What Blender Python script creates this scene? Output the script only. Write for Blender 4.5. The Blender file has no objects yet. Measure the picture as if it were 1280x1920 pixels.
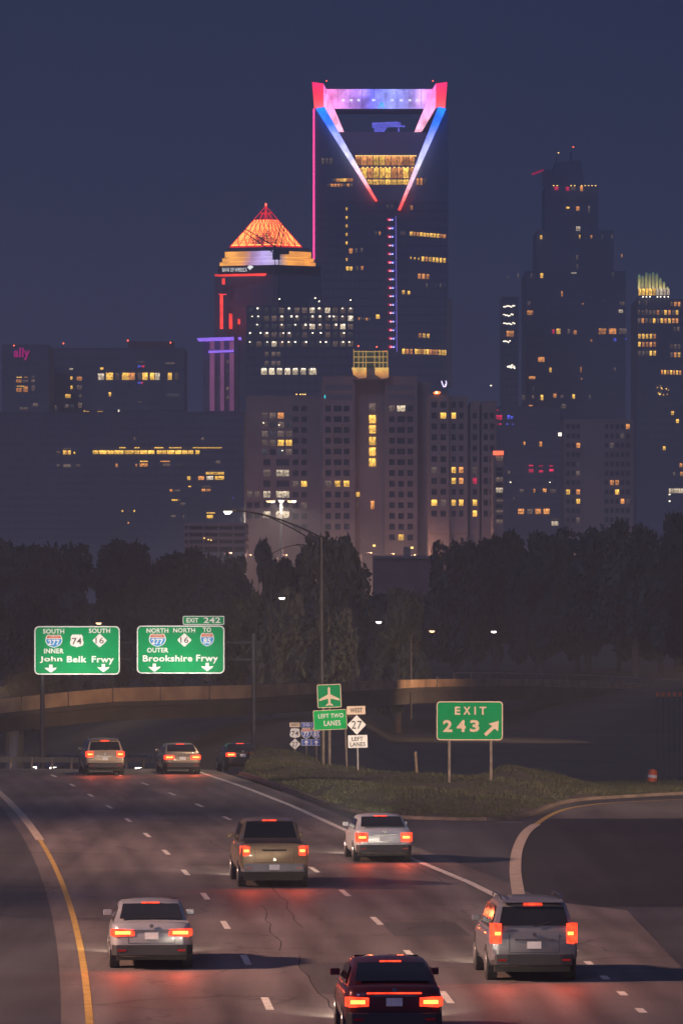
import bpy, bmesh, math, random
from mathutils import Vector, Matrix
R = random.Random(11)
rad = math.radians
# ------------------------------------------------------------------ camera, world, moon, exposure
F, HY, CH = 9000.0, 1144.0, 8.0          # focal length in photo pixels, horizon row, camera height (m)
sc = bpy.context.scene
cd = bpy.data.cameras.new('camera'); cam = bpy.data.objects.new('camera', cd); sc.collection.objects.link(cam)
cam.location = (0, 0, CH); cam.rotation_euler = (rad(90), 0, 0)
cd.sensor_fit = 'VERTICAL'; cd.sensor_height = 36; cd.sensor_width = 24
cd.lens = F / 1920 * 36; cd.shift_y = (HY - 960) / 1920; cd.clip_start = 1; cd.clip_end = 20000
sc.camera = cam
wd = bpy.data.worlds.new('World'); sc.world = wd; wd.use_nodes = True
wn = wd.node_tree.nodes; wl = wd.node_tree.links
bg = wn['Background']
sky = wn.new('ShaderNodeTexSky'); sky.sky_type = 'NISHITA'; sky.sun_disc = False
sky.sun_elevation = rad(-9); sky.sun_rotation = rad(200)
glow = wn.new('ShaderNodeMix'); glow.data_type = 'RGBA'; glow.blend_type = 'ADD'
glow.inputs[0].default_value = 0.02
glow.inputs[6].default_value = (0.27, 0.335, 0.77, 1)      # even city glow of the overcast night sky
wl.new(sky.outputs[0], glow.inputs[7]); wl.new(glow.outputs[2], bg.inputs[0])
bg.inputs[1].default_value = 0.1
moon_fill_d = bpy.data.lights.new('moon_fill', 'SUN'); moon_fill = bpy.data.objects.new('moon_fill', moon_fill_d); sc.collection.objects.link(moon_fill)
moon_fill_d.energy = 0.62; moon_fill_d.color = (0.36, 0.46, 1.0); moon_fill_d.angle = rad(12)  # unseen light from behind the camera, added to lift dark surfaces
moon_fill.rotation_euler = (rad(58), 0, rad(-20))
sc.view_settings.view_transform = 'Standard'; sc.view_settings.look = 'None'
sc.view_settings.exposure = 0; sc.view_settings.gamma = 1; sc.view_settings.use_curve_mapping = False
cy = sc.cycles
cy.use_denoising = True; cy.max_bounces = 4; cy.diffuse_bounces = 2; cy.glossy_bounces = 2
cy.transmission_bounces = 2; cy.volume_bounces = 0; cy.transparent_max_bounces = 6
cy.sample_clamp_indirect = 2.0; cy.caustics_reflective = False; cy.caustics_refractive = False

# ------------------------------------------------------------------ helpers
C = sc.collection
WL = {}                                   # world location of every parent made here
def W(x, y, Y): return Vector(((x - 640) * Y / F, Y, CH - (y - HY) * Y / F))
def thing(name, label, cat, loc=(0, 0, 0), rz=0, group=None):
    o = bpy.data.objects.new(name, None); C.objects.link(o)
    o.empty_display_size = 0.3; o.location = loc; o.rotation_euler = (0, 0, rz)
    WL[o.name] = Vector(loc)
    return tag(o, label, cat, group)
def tag(o, label=None, cat=None, group=None, kind=None):
    if label: o['label'] = label
    if cat: o['category'] = cat
    if group: o['group'] = group
    if kind: o['kind'] = kind
    return o
def link(name, me, mat, parent=None, loc=None):
    o = bpy.data.objects.new(name, me); C.objects.link(o)
    if mat is not None:
        if not me.materials: me.materials.append(mat)
        elif me.materials[0] is not mat:
            o.material_slots[0].link = 'OBJECT'; o.material_slots[0].material = mat
    if parent is not None:
        o.parent = parent; WL[o.name] = WL[parent.name].copy()
    else: WL[o.name] = Vector((0, 0, 0))
    if loc is not None:
        o.location = loc; WL[o.name] = WL[o.name] + Vector(loc)
    return o
class MB:
    """collects faces; build() links them as ONE mesh object. World coordinates unless local=True."""
    def __init__(s): s.v = []; s.f = []
    def add(s, vs, fs):
        b = len(s.v); s.v += [tuple(v) for v in vs]; s.f += [tuple(b + i for i in f) for f in fs]; return s
    def box(s, x0, x1, y0, y1, z0, z1):
        return s.add([(x0,y0,z0),(x1,y0,z0),(x1,y1,z0),(x0,y1,z0),(x0,y0,z1),(x1,y0,z1),(x1,y1,z1),(x0,y1,z1)],
            [(0,3,2,1),(4,5,6,7),(0,1,5,4),(1,2,6,5),(2,3,7,6),(3,0,4,7)])
    def prism(s, pts, y0, y1):            # polygon in x,z (counter-clockwise seen from -Y), extruded y0 -> y1
        n = len(pts)
        return s.add([(x, y0, z) for x, z in pts] + [(x, y1, z) for x, z in pts],
            [tuple(range(n)), tuple(range(2*n-1, n-1, -1))] + [(i, i+n, (i+1) % n + n, (i+1) % n) for i in range(n)])
    def tube(s, a, b, r0, r1=None, n=8, caps=True):
        a = Vector(a); b = Vector(b); r1 = r0 if r1 is None else r1
        d = (b - a).normalized(); u = d.orthogonal().normalized(); w = d.cross(u)
        vs = []
        for p, r in ((a, r0), (b, r1)):
            for i in range(n):
                t = 2*math.pi*i/n; vs.append(p + (u*math.cos(t) + w*math.sin(t))*r)
        fs = [(i, (i+1) % n, (i+1) % n + n, i + n) for i in range(n)]
        if caps: fs += [tuple(range(n-1, -1, -1)), tuple(range(n, 2*n))]
        return s.add(vs, fs)
    def path(s, pts, r, n=6):
        for a, b in zip(pts, pts[1:]): s.tube(a, b, r, r, n)
        return s
    def lathe(s, prof, c, n=20):          # (radius, z) profile about a vertical axis through c
        vs = []; fs = []
        for r, z in prof:
            for i in range(n):
                t = 2*math.pi*i/n; vs.append((c[0]+r*math.cos(t), c[1]+r*math.sin(t), c[2]+z))
        for k in range(len(prof)-1):
            for i in range(n): fs.append((k*n+i, k*n+(i+1) % n, (k+1)*n+(i+1) % n, (k+1)*n+i))
        fs += [tuple(range(n-1, -1, -1)), tuple((len(prof)-1)*n+i for i in range(n))]
        return s.add(vs, fs)
    def hull(s, pts):
        bm = bmesh.new()
        for p in pts: bm.verts.new(p)
        bmesh.ops.convex_hull(bm, input=bm.verts[:])
        bm.verts.index_update()
        s.add([v.co for v in bm.verts], [tuple(v.index for v in f.verts) for f in bm.faces]); bm.free(); return s
    def build(s, name, mat, parent=None, local=False, smooth=False, bevel=0, kind=None):
        off = Vector((0, 0, 0)) if (local or parent is None) else WL[parent.name]
        me = bpy.data.meshes.new(name)
        me.from_pydata([tuple(Vector(v) - off) for v in s.v], [], s.f); me.update()
        if smooth: me.polygons.foreach_set('use_smooth', [True]*len(me.polygons))
        o = link(name, me, mat, parent)
        if bevel:
            m = o.modifiers.new('bevel', 'BEVEL'); m.width = bevel; m.segments = 2; m.limit_method = 'ANGLE'
        if kind: o['kind'] = kind
        return o
def rrect(cx, cz, w, h, r, n=5):
    pts = []
    for sx, sz, a0 in ((1,-1,-90),(1,1,0),(-1,1,90),(-1,-1,180)):
        for k in range(n+1):
            a = rad(a0 + 90*k/n); pts.append((cx + sx*(w/2-r) + r*math.cos(a), cz + sz*(h/2-r) + r*math.sin(a)))
    return pts

# ------------------------------------------------------------------ materials
def pmat(name, col, rough=0.6, metal=0.0, var=0.25, scale=1.5, bump=0.0, bscale=None, spec=0.5, detail=6, col2=None, emit=None, es=1.0):
    m = bpy.data.materials.new(name); m.use_nodes = True
    nt = m.node_tree; n = nt.nodes; l = nt.links; p = n['Principled BSDF']
    p.inputs['Roughness'].default_value = rough; p.inputs['Metallic'].default_value = metal
    p.inputs['Specular IOR Level'].default_value = spec
    tc = n.new('ShaderNodeTexCoord'); nz = n.new('ShaderNodeTexNoise')
    nz.inputs['Scale'].default_value = scale; nz.inputs['Detail'].default_value = detail
    l.new(tc.outputs['Object'], nz.inputs['Vector'])
    rp = n.new('ShaderNodeValToRGB'); e = rp.color_ramp.elements
    c2 = col2 or tuple(min(1, c*(1+var)) for c in col)
    e[0].position = 0.3; e[0].color = (*[c*(1-var) for c in col], 1); e[1].position = 0.7; e[1].color = (*c2, 1)
    l.new(nz.outputs[0], rp.inputs[0]); l.new(rp.outputs[0], p.inputs['Base Color'])
    if bump:
        b = n.new('ShaderNodeBump'); b.inputs['Strength'].default_value = bump; nb = nz
        if bscale:
            nb = n.new('ShaderNodeTexNoise'); nb.inputs['Scale'].default_value = bscale; nb.inputs['Detail'].default_value = 4
            l.new(tc.outputs['Object'], nb.inputs['Vector'])
        l.new(nb.outputs[0], b.inputs['Height']); l.new(b.outputs[0], p.inputs['Normal'])
    if emit:
        p.inputs['Emission Color'].default_value = (*emit, 1); p.inputs['Emission Strength'].default_value = es
    return m
LK = 1.2                                  # skyline lamps shine through more than a kilometre of haze
def lamp_mat(name, col, s, sample='NONE', var=0.0, scale=3.0):
    s = s*LK
    m = pmat(name, tuple(0.3*c for c in col), 0.4, emit=col, es=s)
    m.cycles.emission_sampling = sample
    if var:
        nt = m.node_tree; n = nt.nodes; l = nt.links; p = n['Principled BSDF']
        tc = n.new('ShaderNodeTexCoord'); nz = n.new('ShaderNodeTexNoise'); nz.inputs['Scale'].default_value = scale
        l.new(tc.outputs['Object'], nz.inputs['Vector'])
        mr = n.new('ShaderNodeMapRange'); mr.inputs[1].default_value = 0.3; mr.inputs[2].default_value = 0.7
        mr.inputs[3].default_value = s*(1-var); mr.inputs[4].default_value = s*(1+var)
        l.new(nz.outputs[0], mr.inputs[0]); l.new(mr.outputs[0], p.inputs['Emission Strength'])
    return m
def room_mat(name, col, s, contrast=0.8):
    """a lit room behind a pane: furniture, blinds and ceiling lights as uneven light, different in each window"""
    s = s*LK
    m = pmat(name, tuple(0.06*c for c in col), 0.15, emit=col, es=s); m.cycles.emission_sampling = 'NONE'
    nt = m.node_tree; n = nt.nodes; l = nt.links; p = n['Principled BSDF']
    tc = n.new('ShaderNodeTexCoord'); oi = n.new('ShaderNodeObjectInfo')
    mp = n.new('ShaderNodeMapping'); mp.inputs['Scale'].default_value = (5.0, 1, 2.2)
    l.new(tc.outputs['Generated'], mp.inputs['Vector'])
    ad = n.new('ShaderNodeMath'); ad.operation = 'MULTIPLY'; ad.inputs[1].default_value = 57.0
    l.new(oi.outputs['Random'], ad.inputs[0])
    nz = n.new('ShaderNodeTexNoise'); nz.noise_dimensions = '4D'; nz.inputs['Scale'].default_value = 1.3; nz.inputs['Detail'].default_value = 2
    l.new(mp.outputs[0], nz.inputs['Vector']); l.new(ad.outputs[0], nz.inputs['W'])
    mr = n.new('ShaderNodeMapRange'); mr.inputs[1].default_value = 0.35; mr.inputs[2].default_value = 0.68
    mr.inputs[3].default_value = s*(1-contrast); mr.inputs[4].default_value = s*(1+contrast*0.6)
    l.new(nz.outputs[0], mr.inputs[0])
    sx = n.new('ShaderNodeSeparateXYZ'); l.new(tc.outputs['Generated'], sx.inputs[0])
    top = n.new('ShaderNodeMapRange'); top.inputs[1].default_value = 0.45; top.inputs[2].default_value = 0.95
    top.inputs[3].default_value = 0.75; top.inputs[4].default_value = 1.5
    l.new(sx.outputs[2], top.inputs[0])
    rr = n.new('ShaderNodeMapRange'); rr.inputs[3].default_value = 0.55; rr.inputs[4].default_value = 1.25
    l.new(oi.outputs['Random'], rr.inputs[0])
    a = n.new('ShaderNodeMath'); a.operation = 'MULTIPLY'; b = n.new('ShaderNodeMath'); b.operation = 'MULTIPLY'
    l.new(mr.outputs[0], a.inputs[0]); l.new(top.outputs[0], a.inputs[1]); l.new(a.outputs[0], b.inputs[0]); l.new(rr.outputs[0], b.inputs[1])
    l.new(b.outputs[0], p.inputs['Emission Strength'])
    return m
def glow_mat(name, stops, axis, s, var=0.25, scale=0.12):
    """a lit face: floodlight and LED colour put in as glow along one axis"""
    s = s*LK
    m = pmat(name, (0.3, 0.3, 0.3), 0.4); m.cycles.emission_sampling = 'NONE'
    nt = m.node_tree; n = nt.nodes; l = nt.links; p = n['Principled BSDF']
    tc = n.new('ShaderNodeTexCoord'); sx = n.new('ShaderNodeSeparateXYZ'); l.new(tc.outputs['Generated'], sx.inputs[0])
    rp = n.new('ShaderNodeValToRGB'); e = rp.color_ramp.elements
    while len(e) < len(stops): e.new(0.5)
    for k, (t, c) in enumerate(stops): e[k].position = t; e[k].color = (*c, 1)
    l.new(sx.outputs[axis], rp.inputs[0]); l.new(rp.outputs[0], p.inputs['Emission Color'])
    nz = n.new('ShaderNodeTexNoise'); nz.inputs['Scale'].default_value = scale; l.new(tc.outputs['Object'], nz.inputs['Vector'])
    mr = n.new('ShaderNodeMapRange'); mr.inputs[1].default_value = 0.3; mr.inputs[2].default_value = 0.7
    mr.inputs[3].default_value = s*(1-var); mr.inputs[4].default_value = s*(1+var)
    l.new(nz.outputs[0], mr.inputs[0]); l.new(mr.outputs[0], p.inputs['Emission Strength'])
    return m
M = {}
M['yellow'] = room_mat('room_yellow', (1.0, 0.55, 0.09), 2.0)
M['white'] = room_mat('room_white', (1.0, 0.80, 0.55), 1.1)
M['orange'] = room_mat('room_orange', (1.0, 0.38, 0.10), 1.2)
M['dim'] = room_mat('room_dim', (0.75, 0.52, 0.40), 0.22)
M['faint'] = room_mat('room_faint', (0.5, 0.5, 0.6), 0.08)
M['red'] = room_mat('room_red', (1.0, 0.03, 0.12), 1.2)
M['blue'] = room_mat('room_blue', (0.12, 0.14, 1.0), 1.0)
M['cyan'] = lamp_mat('lamp_cyan', (0.05, 0.8, 0.9), 1.2)
M['dot'] = lamp_mat('lamp_ceiling', (1.0, 0.86, 0.64), 4.0)
M['ydot'] = lamp_mat('lamp_amber', (1.0, 0.6, 0.15), 3.0)
M['rdot'] = lamp_mat('lamp_beacon', (1.0, 0.12, 0.06), 4.0)
M['pane'] = pmat('dark_pane', (0.02, 0.025, 0.035), 0.12, var=0.4, scale=0.2)
M['glass'] = pmat('coated_curtain_glass', (0.20, 0.22, 0.28), 0.3, 0.35, var=0.2, scale=0.02)
M['mull'] = pmat('grey_mullion', (0.12, 0.12, 0.14), 0.5, var=0.2, scale=0.1)
M['conc'] = pmat('warm_concrete', (0.30, 0.22, 0.185), 0.85, var=0.22, scale=0.08, bump=0.1, bscale=2)
M['conc2'] = pmat('grey_concrete', (0.30, 0.28, 0.27), 0.85, var=0.25, scale=0.3, bump=0.1, bscale=3)
M['darkwall'] = pmat('slate_cladding', (0.15, 0.155, 0.18), 0.6, var=0.15, scale=0.05)
M['brick'] = pmat('brown_brick', (0.22, 0.11, 0.09), 0.9, var=0.25, scale=0.4, bump=0.15, bscale=6)
M['steel'] = pmat('galvanised_steel', (0.30, 0.30, 0.31), 0.5, 0.7, var=0.2, scale=3)
M['dsteel'] = pmat('dark_steel', (0.05, 0.05, 0.055), 0.55, 0.4, var=0.25, scale=2)
M['rust'] = pmat('brown_post_steel', (0.20, 0.16, 0.13), 0.7, 0.3, var=0.3, scale=4)
M['wood'] = pmat('weathered_timber', (0.24, 0.17, 0.11), 0.9, var=0.3, scale=6, bump=0.2)
M['green'] = pmat('sign_green', (0.0, 0.27, 0.085), 0.5, var=0.06, scale=1.2, spec=.08)
M['green2'] = pmat('sign_light_green', (0.0, 0.42, 0.09), 0.5, var=0.06, scale=1.2, spec=.08)
M['swhite'] = pmat('sign_white', (0.80, 0.78, 0.74), 0.5, var=0.05, scale=2)
M['scream'] = pmat('sign_faded_white', (0.74, 0.56, 0.40), 0.5, var=0.08, scale=2)
M['sblack'] = pmat('sign_black', (0.02, 0.02, 0.02), 0.5)
M['sbrown'] = pmat('sign_dark_brown', (0.07, 0.03, 0.02), 0.5)
M['sblue'] = pmat('sign_blue', (0.015, 0.07, 0.42), 0.45, var=0.06)
M['slblue'] = pmat('sign_sky_blue', (0.02, 0.26, 0.62), 0.45, var=0.06)
M['sred'] = pmat('sign_orange_red', (0.62, 0.12, 0.04), 0.45, var=0.1)
M['sback'] = pmat('bare_aluminium', (0.4, 0.4, 0.4), 0.5, 0.6)

# ------------------------------------------------------------------ lettering
def text(name, s, x0, x1, y0, y1, Yp, mat, parent, bold=0.02, Yref=None, local=None):
    """flat lettering filling the photo-pixel box x0..x1, y0..y1 on a plane facing the camera at depth Yp"""
    cu = bpy.data.curves.new(name, 'FONT'); cu.body = s; cu.size = 1; cu.extrude = 0.006; cu.offset = bold; cu.resolution_u = 3
    cu.space_character = 1.06
    o = bpy.data.objects.new(name, cu); C.objects.link(o)
    bpy.context.view_layer.update()
    me = bpy.data.meshes.new_from_object(o.evaluated_get(bpy.context.evaluated_depsgraph_get()))
    bpy.data.objects.remove(o); bpy.data.curves.remove(cu)
    xs = [v.co.x for v in me.vertices]; ys = [v.co.y for v in me.vertices]
    a = W(x0, y1, Yref or Yp); b = W(x1, y0, Yref or Yp)
    off = WL[parent.name]
    kx = (b.x-a.x)/(max(xs)-min(xs)); kz = (b.z-a.z)/(max(ys)-min(ys))
    mx, my = min(xs), min(ys)
    for v in me.vertices:
        v.co = Vector((a.x + (v.co.x-mx)*kx, Yp - v.co.z, a.z + (v.co.y-my)*kz)) - off
    me.name = name
    return link(name, me, mat, parent)
def px(pts, Y): return [((x-640)*Y/F, CH-(y-HY)*Y/F) for x, y in reversed(pts)]   # clockwise photo points -> ccw x,z
def slab(name, pts, Y0, Y1, mat, parent, Yref=None, **k):
    return MB().prism(px(pts, Yref or Y0), Y0, Y1).build(name, mat, parent, **k)
def rect(x0, x1, y0, y1): return [(x0,y0),(x1,y0),(x1,y1),(x0,y1)]

# ------------------------------------------------------------------ the road's plan and profile
def lerp_tab(t, tab):
    if t <= tab[0][0]:
        (a, b), (c, d) = tab[0], tab[1]
    elif t >= tab[-1][0]:
        (a, b), (c, d) = tab[-2], tab[-1]
    else:
        for k in range(len(tab)-1):
            if tab[k][0] <= t <= tab[k+1][0]: (a, b), (c, d) = tab[k], tab[k+1]; break
    return b + (d-b)*(t-a)/(c-a)
def smooth_tab(tab):                      # quadratic fit through the measured points
    import numpy as np
    k = np.polyfit([a for a, b in tab], [b for a, b in tab], 2)
    return lambda t: float(k[0]*t*t + k[1]*t + k[2])
line1 = smooth_tab([(97.6,-1.53),(110,-2.2),(122,-2.93),(134.6,-3.81),(146.6,-4.73),(157.5,-5.7),(169,-6.78),(217.5,-12.1),(230,-13.6)])
line2 = smooth_tab([(99.2,2.15),(112.3,1.56),(125,.83),(138,-.08),(198,-5.98),(204.5,-6.8),(211,-7.67),(217.5,-8.5),(229,-10.2)])
yline = smooth_tab([(92.8,-4.9),(113.2,-6.1),(131.9,-7.47),(149.7,-8.9),(167,-10.5),(189,-12.7),(211,-15.0)])
line3 = lambda t: lerp_tab(t, [(80,6.3),(95,6.0),(100,5.86),(110,5.56),(119.8,5.19),(129.5,4.75),(141,3.76),(165,1.1),(196.7,-2.08),(214,-4.05),(224,-5.3),(240,-7.4),(300,-16.5)])
def prof(Y):                              # road level: flat, then falling away behind the crest
    if Y < 236: return 0.0
    if Y < 252: return -0.043*(Y-236)**2/32
    if Y < 330: return -0.344 - 0.043*(Y-252)
    if Y < 350: return -0.344 - 0.043*78 - 0.043*(Y-330) + 0.043*(Y-330)**2/40
    return -4.128
def lane_dir(Y): return math.atan2(-(line1(Y+3)-line1(Y-3))/6, 1)

# ------------------------------------------------------------------ ground, road, markings
def ground_h(x, y):
    c = 1.4 - 0.0*y
    xc = line2(min(y, 300)) if y < 300 else line2(300) - 0.28*(y-300)
    d = abs(x - xc - 2)
    nat = -0.35 - min(2.4, 0.06*(y-205)) if (x > 0 and y > 205) else -0.35
    if y > 420: nat = -0.35 + min(3.0, (y-420)*0.02) - (2.4 if x > 0 else 0)*max(0, 1-(y-420)/60)
    t = max(0.0, min(1.0, (d-18)/14))
    road = prof(y) - 0.5
    if y > 420: road += min(5.0, (y-420)*0.08)
    road = min(road, nat) if y < 480 else nat
    return road*(1-t) + nat*t
mb = MB()
xs = [-4000,-1500,-600,-250,-120] + [-80+4*i for i in range(41)] + [120,250,600,1500,4000]
ys = [-300, 0, 40] + [60+6*i for i in range(80)] + [600, 800, 1100, 1600, 2500, 4000, 6200]
vs = [(x, y, ground_h(x, y)) for y in ys for x in xs]; n = len(xs)
mb.add(vs, [(j*n+i, j*n+i+1, (j+1)*n+i+1, (j+1)*n+i) for j in range(len(ys)-1) for i in range(n-1)])
M['earth'] = pmat('dark_earth', (0.045, 0.045, 0.035), 0.95, var=0.35, scale=0.15)
tag(mb.build('ground', M['earth'], smooth=True), kind='structure')

def asphalt(name, base, lane=None):
    m = bpy.data.materials.new(name); m.use_nodes = True
    nt = m.node_tree; n = nt.nodes; l = nt.links; p = n['Principled BSDF']
    p.inputs['Roughness'].default_value = 0.62; p.inputs['Specular IOR Level'].default_value = 0.35
    tc = n.new('ShaderNodeTexCoord')
    def noise(sc_, det, stretch=None):
        nz = n.new('ShaderNodeTexNoise'); nz.inputs['Scale'].default_value = sc_; nz.inputs['Detail'].default_value = det
        if stretch:
            mp = n.new('ShaderNodeMapping'); mp.inputs['Scale'].default_value = stretch; mp.inputs['Rotation'].default_value = (0, 0, rad(-5))
            l.new(tc.outputs['Object'], mp.inputs[0]); l.new(mp.outputs[0], nz.inputs['Vector'])
        else: l.new(tc.outputs['Object'], nz.inputs['Vector'])
        return nz
    big = noise(0.10, 5); streak = noise(1.0, 4, (0.9, 0.02, 1)); fine = noise(14, 3); patch = noise(0.35, 2, (1, 0.25, 1))
    mx = n.new('ShaderNodeMath'); mx.operation = 'MULTIPLY'
    m1 = n.new('ShaderNodeMapRange'); m1.inputs[1].default_value = .3; m1.inputs[2].default_value = .7; m1.inputs[3].default_value = .72; m1.inputs[4].default_value = 1.3
    m2 = n.new('ShaderNodeMapRange'); m2.inputs[1].default_value = .3; m2.inputs[2].default_value = .7; m2.inputs[3].default_value = .7; m2.inputs[4].default_value = 1.3
    m3 = n.new('ShaderNodeMapRange'); m3.inputs[1].default_value = .3; m3.inputs[2].default_value = .7; m3.inputs[3].default_value = .8; m3.inputs[4].default_value = 1.2
    m4 = n.new('ShaderNodeMapRange'); m4.inputs[1].default_value = .35; m4.inputs[2].default_value = .65; m4.inputs[3].default_value = .85; m4.inputs[4].default_value = 1.12
    l.new(big.outputs[0], m1.inputs[0]); l.new(streak.outputs[0], m2.inputs[0]); l.new(fine.outputs[0], m3.inputs[0]); l.new(patch.outputs[0], m4.inputs[0])
    l.new(m1.outputs[0], mx.inputs[0]); l.new(m2.outputs[0], mx.inputs[1])
    my = n.new('ShaderNodeMath'); my.operation = 'MULTIPLY'; l.new(mx.outputs[0], my.inputs[0]); l.new(m3.outputs[0], my.inputs[1])
    mz = n.new('ShaderNodeMath'); mz.operation = 'MULTIPLY'; l.new(my.outputs[0], mz.inputs[0]); l.new(m4.outputs[0], mz.inputs[1])
    # cracks
    vo = n.new('ShaderNodeTexVoronoi'); vo.feature = 'DISTANCE_TO_EDGE'; vo.inputs['Scale'].default_value = 0.16
    wp = noise(0.6, 4); ad = n.new('ShaderNodeVectorMath'); ad.operation = 'MULTIPLY_ADD'; ad.inputs[1].default_value = (2.2, 2.2, 0)
    l.new(wp.outputs[1], ad.inputs[0]); l.new(tc.outputs['Object'], ad.inputs[2]); l.new(ad.outputs[0], vo.inputs['Vector'])
    cr = n.new('ShaderNodeMapRange'); cr.inputs[1].default_value = 0.0; cr.inputs[2].default_value = 0.012; cr.inputs[3].default_value = 0.55; cr.inputs[4].default_value = 1
    l.new(vo.outputs['Distance'], cr.inputs[0])
    mw = n.new('ShaderNodeMath'); mw.operation = 'MULTIPLY'; l.new(mz.outputs[0], mw.inputs[0]); l.new(cr.outputs[0], mw.inputs[1])
    if lane:                                  # wheel paths polished, oil drip line down each lane's middle
        uv = n.new('ShaderNodeUVMap'); uv.uv_map = 'lane'; su = n.new('ShaderNodeSeparateXYZ'); l.new(uv.outputs[0], su.inputs[0])
        wob = noise(0.25, 3); wa = n.new('ShaderNodeMath'); wa.operation = 'MULTIPLY_ADD'; wa.inputs[1].default_value = .12
        l.new(wob.outputs[0], wa.inputs[0]); l.new(su.outputs[0], wa.inputs[2])
        fr = n.new('ShaderNodeMath'); fr.operation = 'FRACT'; l.new(wa.outputs[0], fr.inputs[0])
        lr = n.new('ShaderNodeValToRGB'); e = lr.color_ramp.elements; e[0].position = 0; e[1].position = 1
        for t_, c_ in ((.14,.95),(.28,.68),(.40,.97),(.56,.74),(.70,.97),(.80,.70),(.92,.95)): q = e.new(t_); q.color = (c_,c_,c_,1)
        e[0].color = (1,1,1,1); e[-1].color = (1,1,1,1)
        l.new(fr.outputs[0], lr.inputs[0])
        mm = n.new('ShaderNodeMath'); mm.operation = 'MULTIPLY'; l.new(mw.outputs[0], mm.inputs[0]); l.new(lr.outputs[0], mm.inputs[1]); mw = mm
    sc2 = n.new('ShaderNodeVectorMath'); sc2.operation = 'SCALE'; sc2.inputs[0].default_value = base
    l.new(mw.outputs[0], sc2.inputs['Scale']); l.new(sc2.outputs[0], p.inputs['Base Color'])
    b = n.new('ShaderNodeBump'); b.inputs['Strength'].default_value = 0.25; b.inputs['Distance'].default_value = 0.02
    l.new(fine.outputs[0], b.inputs['Height']); l.new(b.outputs[0], p.inputs['Normal'])
    return m
M['asph'] = asphalt('worn_asphalt', (0.155, 0.130, 0.124), lane=True)
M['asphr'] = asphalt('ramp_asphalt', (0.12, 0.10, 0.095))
M['asph_shade'] = asphalt('shade_dark_asphalt', (0.022, 0.022, 0.024))
M['asph3'] = asphalt('shoulder_asphalt', (0.056, 0.055, 0.062))
def strip(name, fl, fr, ys, z, mat, parent=None, lvl=prof, nx=1, **k):
    mb = MB()
    vs = []
    for y in ys:
        a, b = fl(y), fr(y)
        for i in range(nx+1):
            x = a+(b-a)*i/nx; vs.append((x, y, lvl(y)+z))
    w = nx+1
    mb.add(vs, [(j*w+i, j*w+i+1, (j+1)*w+i+1, (j+1)*w+i) for j in range(len(ys)-1) for i in range(nx)])
    return mb.build(name, mat, parent, **k)
YS = [60 + 4*i for i in range(75)]
def lane_uv(o):
    uv = o.data.uv_layers.new(name='lane')
    for lp in o.data.loops:
        v = o.data.vertices[lp.vertex_index].co; uv.data[lp.index].uv = ((v.x-yline(v.y))/3.68, v.y/10)
road = tag(strip('road', lambda y: yline(y)-0.55, lambda y: line3(y)+1.1 if y > 129.5 else 7.6, YS, 0.0, M['asph'], nx=14), kind='structure'); lane_uv(road)
tag(strip('shoulder', lambda y: yline(y)-9, lambda y: yline(y)-0.55, YS, -0.004, M['asph3']), kind='structure')
# exit ramp: pavement that swings away to the right, its left edge line measured in the photograph
ramp_pts = [(4.84,129.6),(5.0,136),(5.35,148),(5.9,161),(6.64,173),(7.28,179.5),(8.1,187),(9.0,193),(10.0,196.6),(11.3,199.4),(14.5,203),(20,206.5),(30,210)]
def chain(pts, w, z, name, mat, parent=None):
    mb = MB(); vs = []
    for k, p in enumerate(pts):
        a = Vector(pts[max(0,k-1)]); b = Vector(pts[min(len(pts)-1,k+1)]); d = (b-a).normalized(); nrm = Vector((-d.y, d.x))
        for s in (0.5, -0.5): q = Vector(p)+nrm*w*s; vs.append((q.x, q.y, z))
    mb.add(vs, [(2*k, 2*k+1, 2*k+3, 2*k+2) for k in range(len(pts)-1)])
    return mb.build(name, mat, parent)
def refine(pts, n=4):
    out = []
    P = [Vector(p) for p in pts]
    for k in range(len(P)-1):
        p0, p1, p2, p3 = P[max(0,k-1)], P[k], P[k+1], P[min(len(P)-1,k+2)]
        for i in range(n):
            t = i/n; out.append(0.5*((2*p1)+(p2-p0)*t+(2*p0-5*p1+4*p2-p3)*t*t+(3*p1-p0-3*p2+p3)*t**3))
    out.append(P[-1]); return out
# gore pavement and ramp as sheets a little below the main road sheet
tag(MB().add([(-8,122,-.008),(40,122,-.008),(40,212,-.008),(-8,212,-.008)], [(0,1,2,3)]).build('gore_pavement', M['asph3']), kind='structure')
tag(MB().add([(7.6,60,-.004),(40,60,-.004),(40,122.2,-.004),(7.6,122.2,-.004)], [(0,1,2,3)]).build('exit_lane', M['asph3']), kind='structure')
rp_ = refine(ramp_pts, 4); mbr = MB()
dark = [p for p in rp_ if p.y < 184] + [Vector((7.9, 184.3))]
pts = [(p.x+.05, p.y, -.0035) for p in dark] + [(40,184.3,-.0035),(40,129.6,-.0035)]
tag(MB().add(pts, [tuple(range(len(pts)-1,-1,-1))]).build('exit_ramp_shade', M['asph_shade']), kind='structure')  # shade across the ramp put into a near-black asphalt colour
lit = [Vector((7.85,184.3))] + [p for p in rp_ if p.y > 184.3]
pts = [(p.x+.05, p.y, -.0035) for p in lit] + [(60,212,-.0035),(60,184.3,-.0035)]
tag(MB().add(pts, [tuple(range(len(pts)-1,-1,-1))]).build('exit_ramp', M['asphr']), kind='structure')
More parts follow.
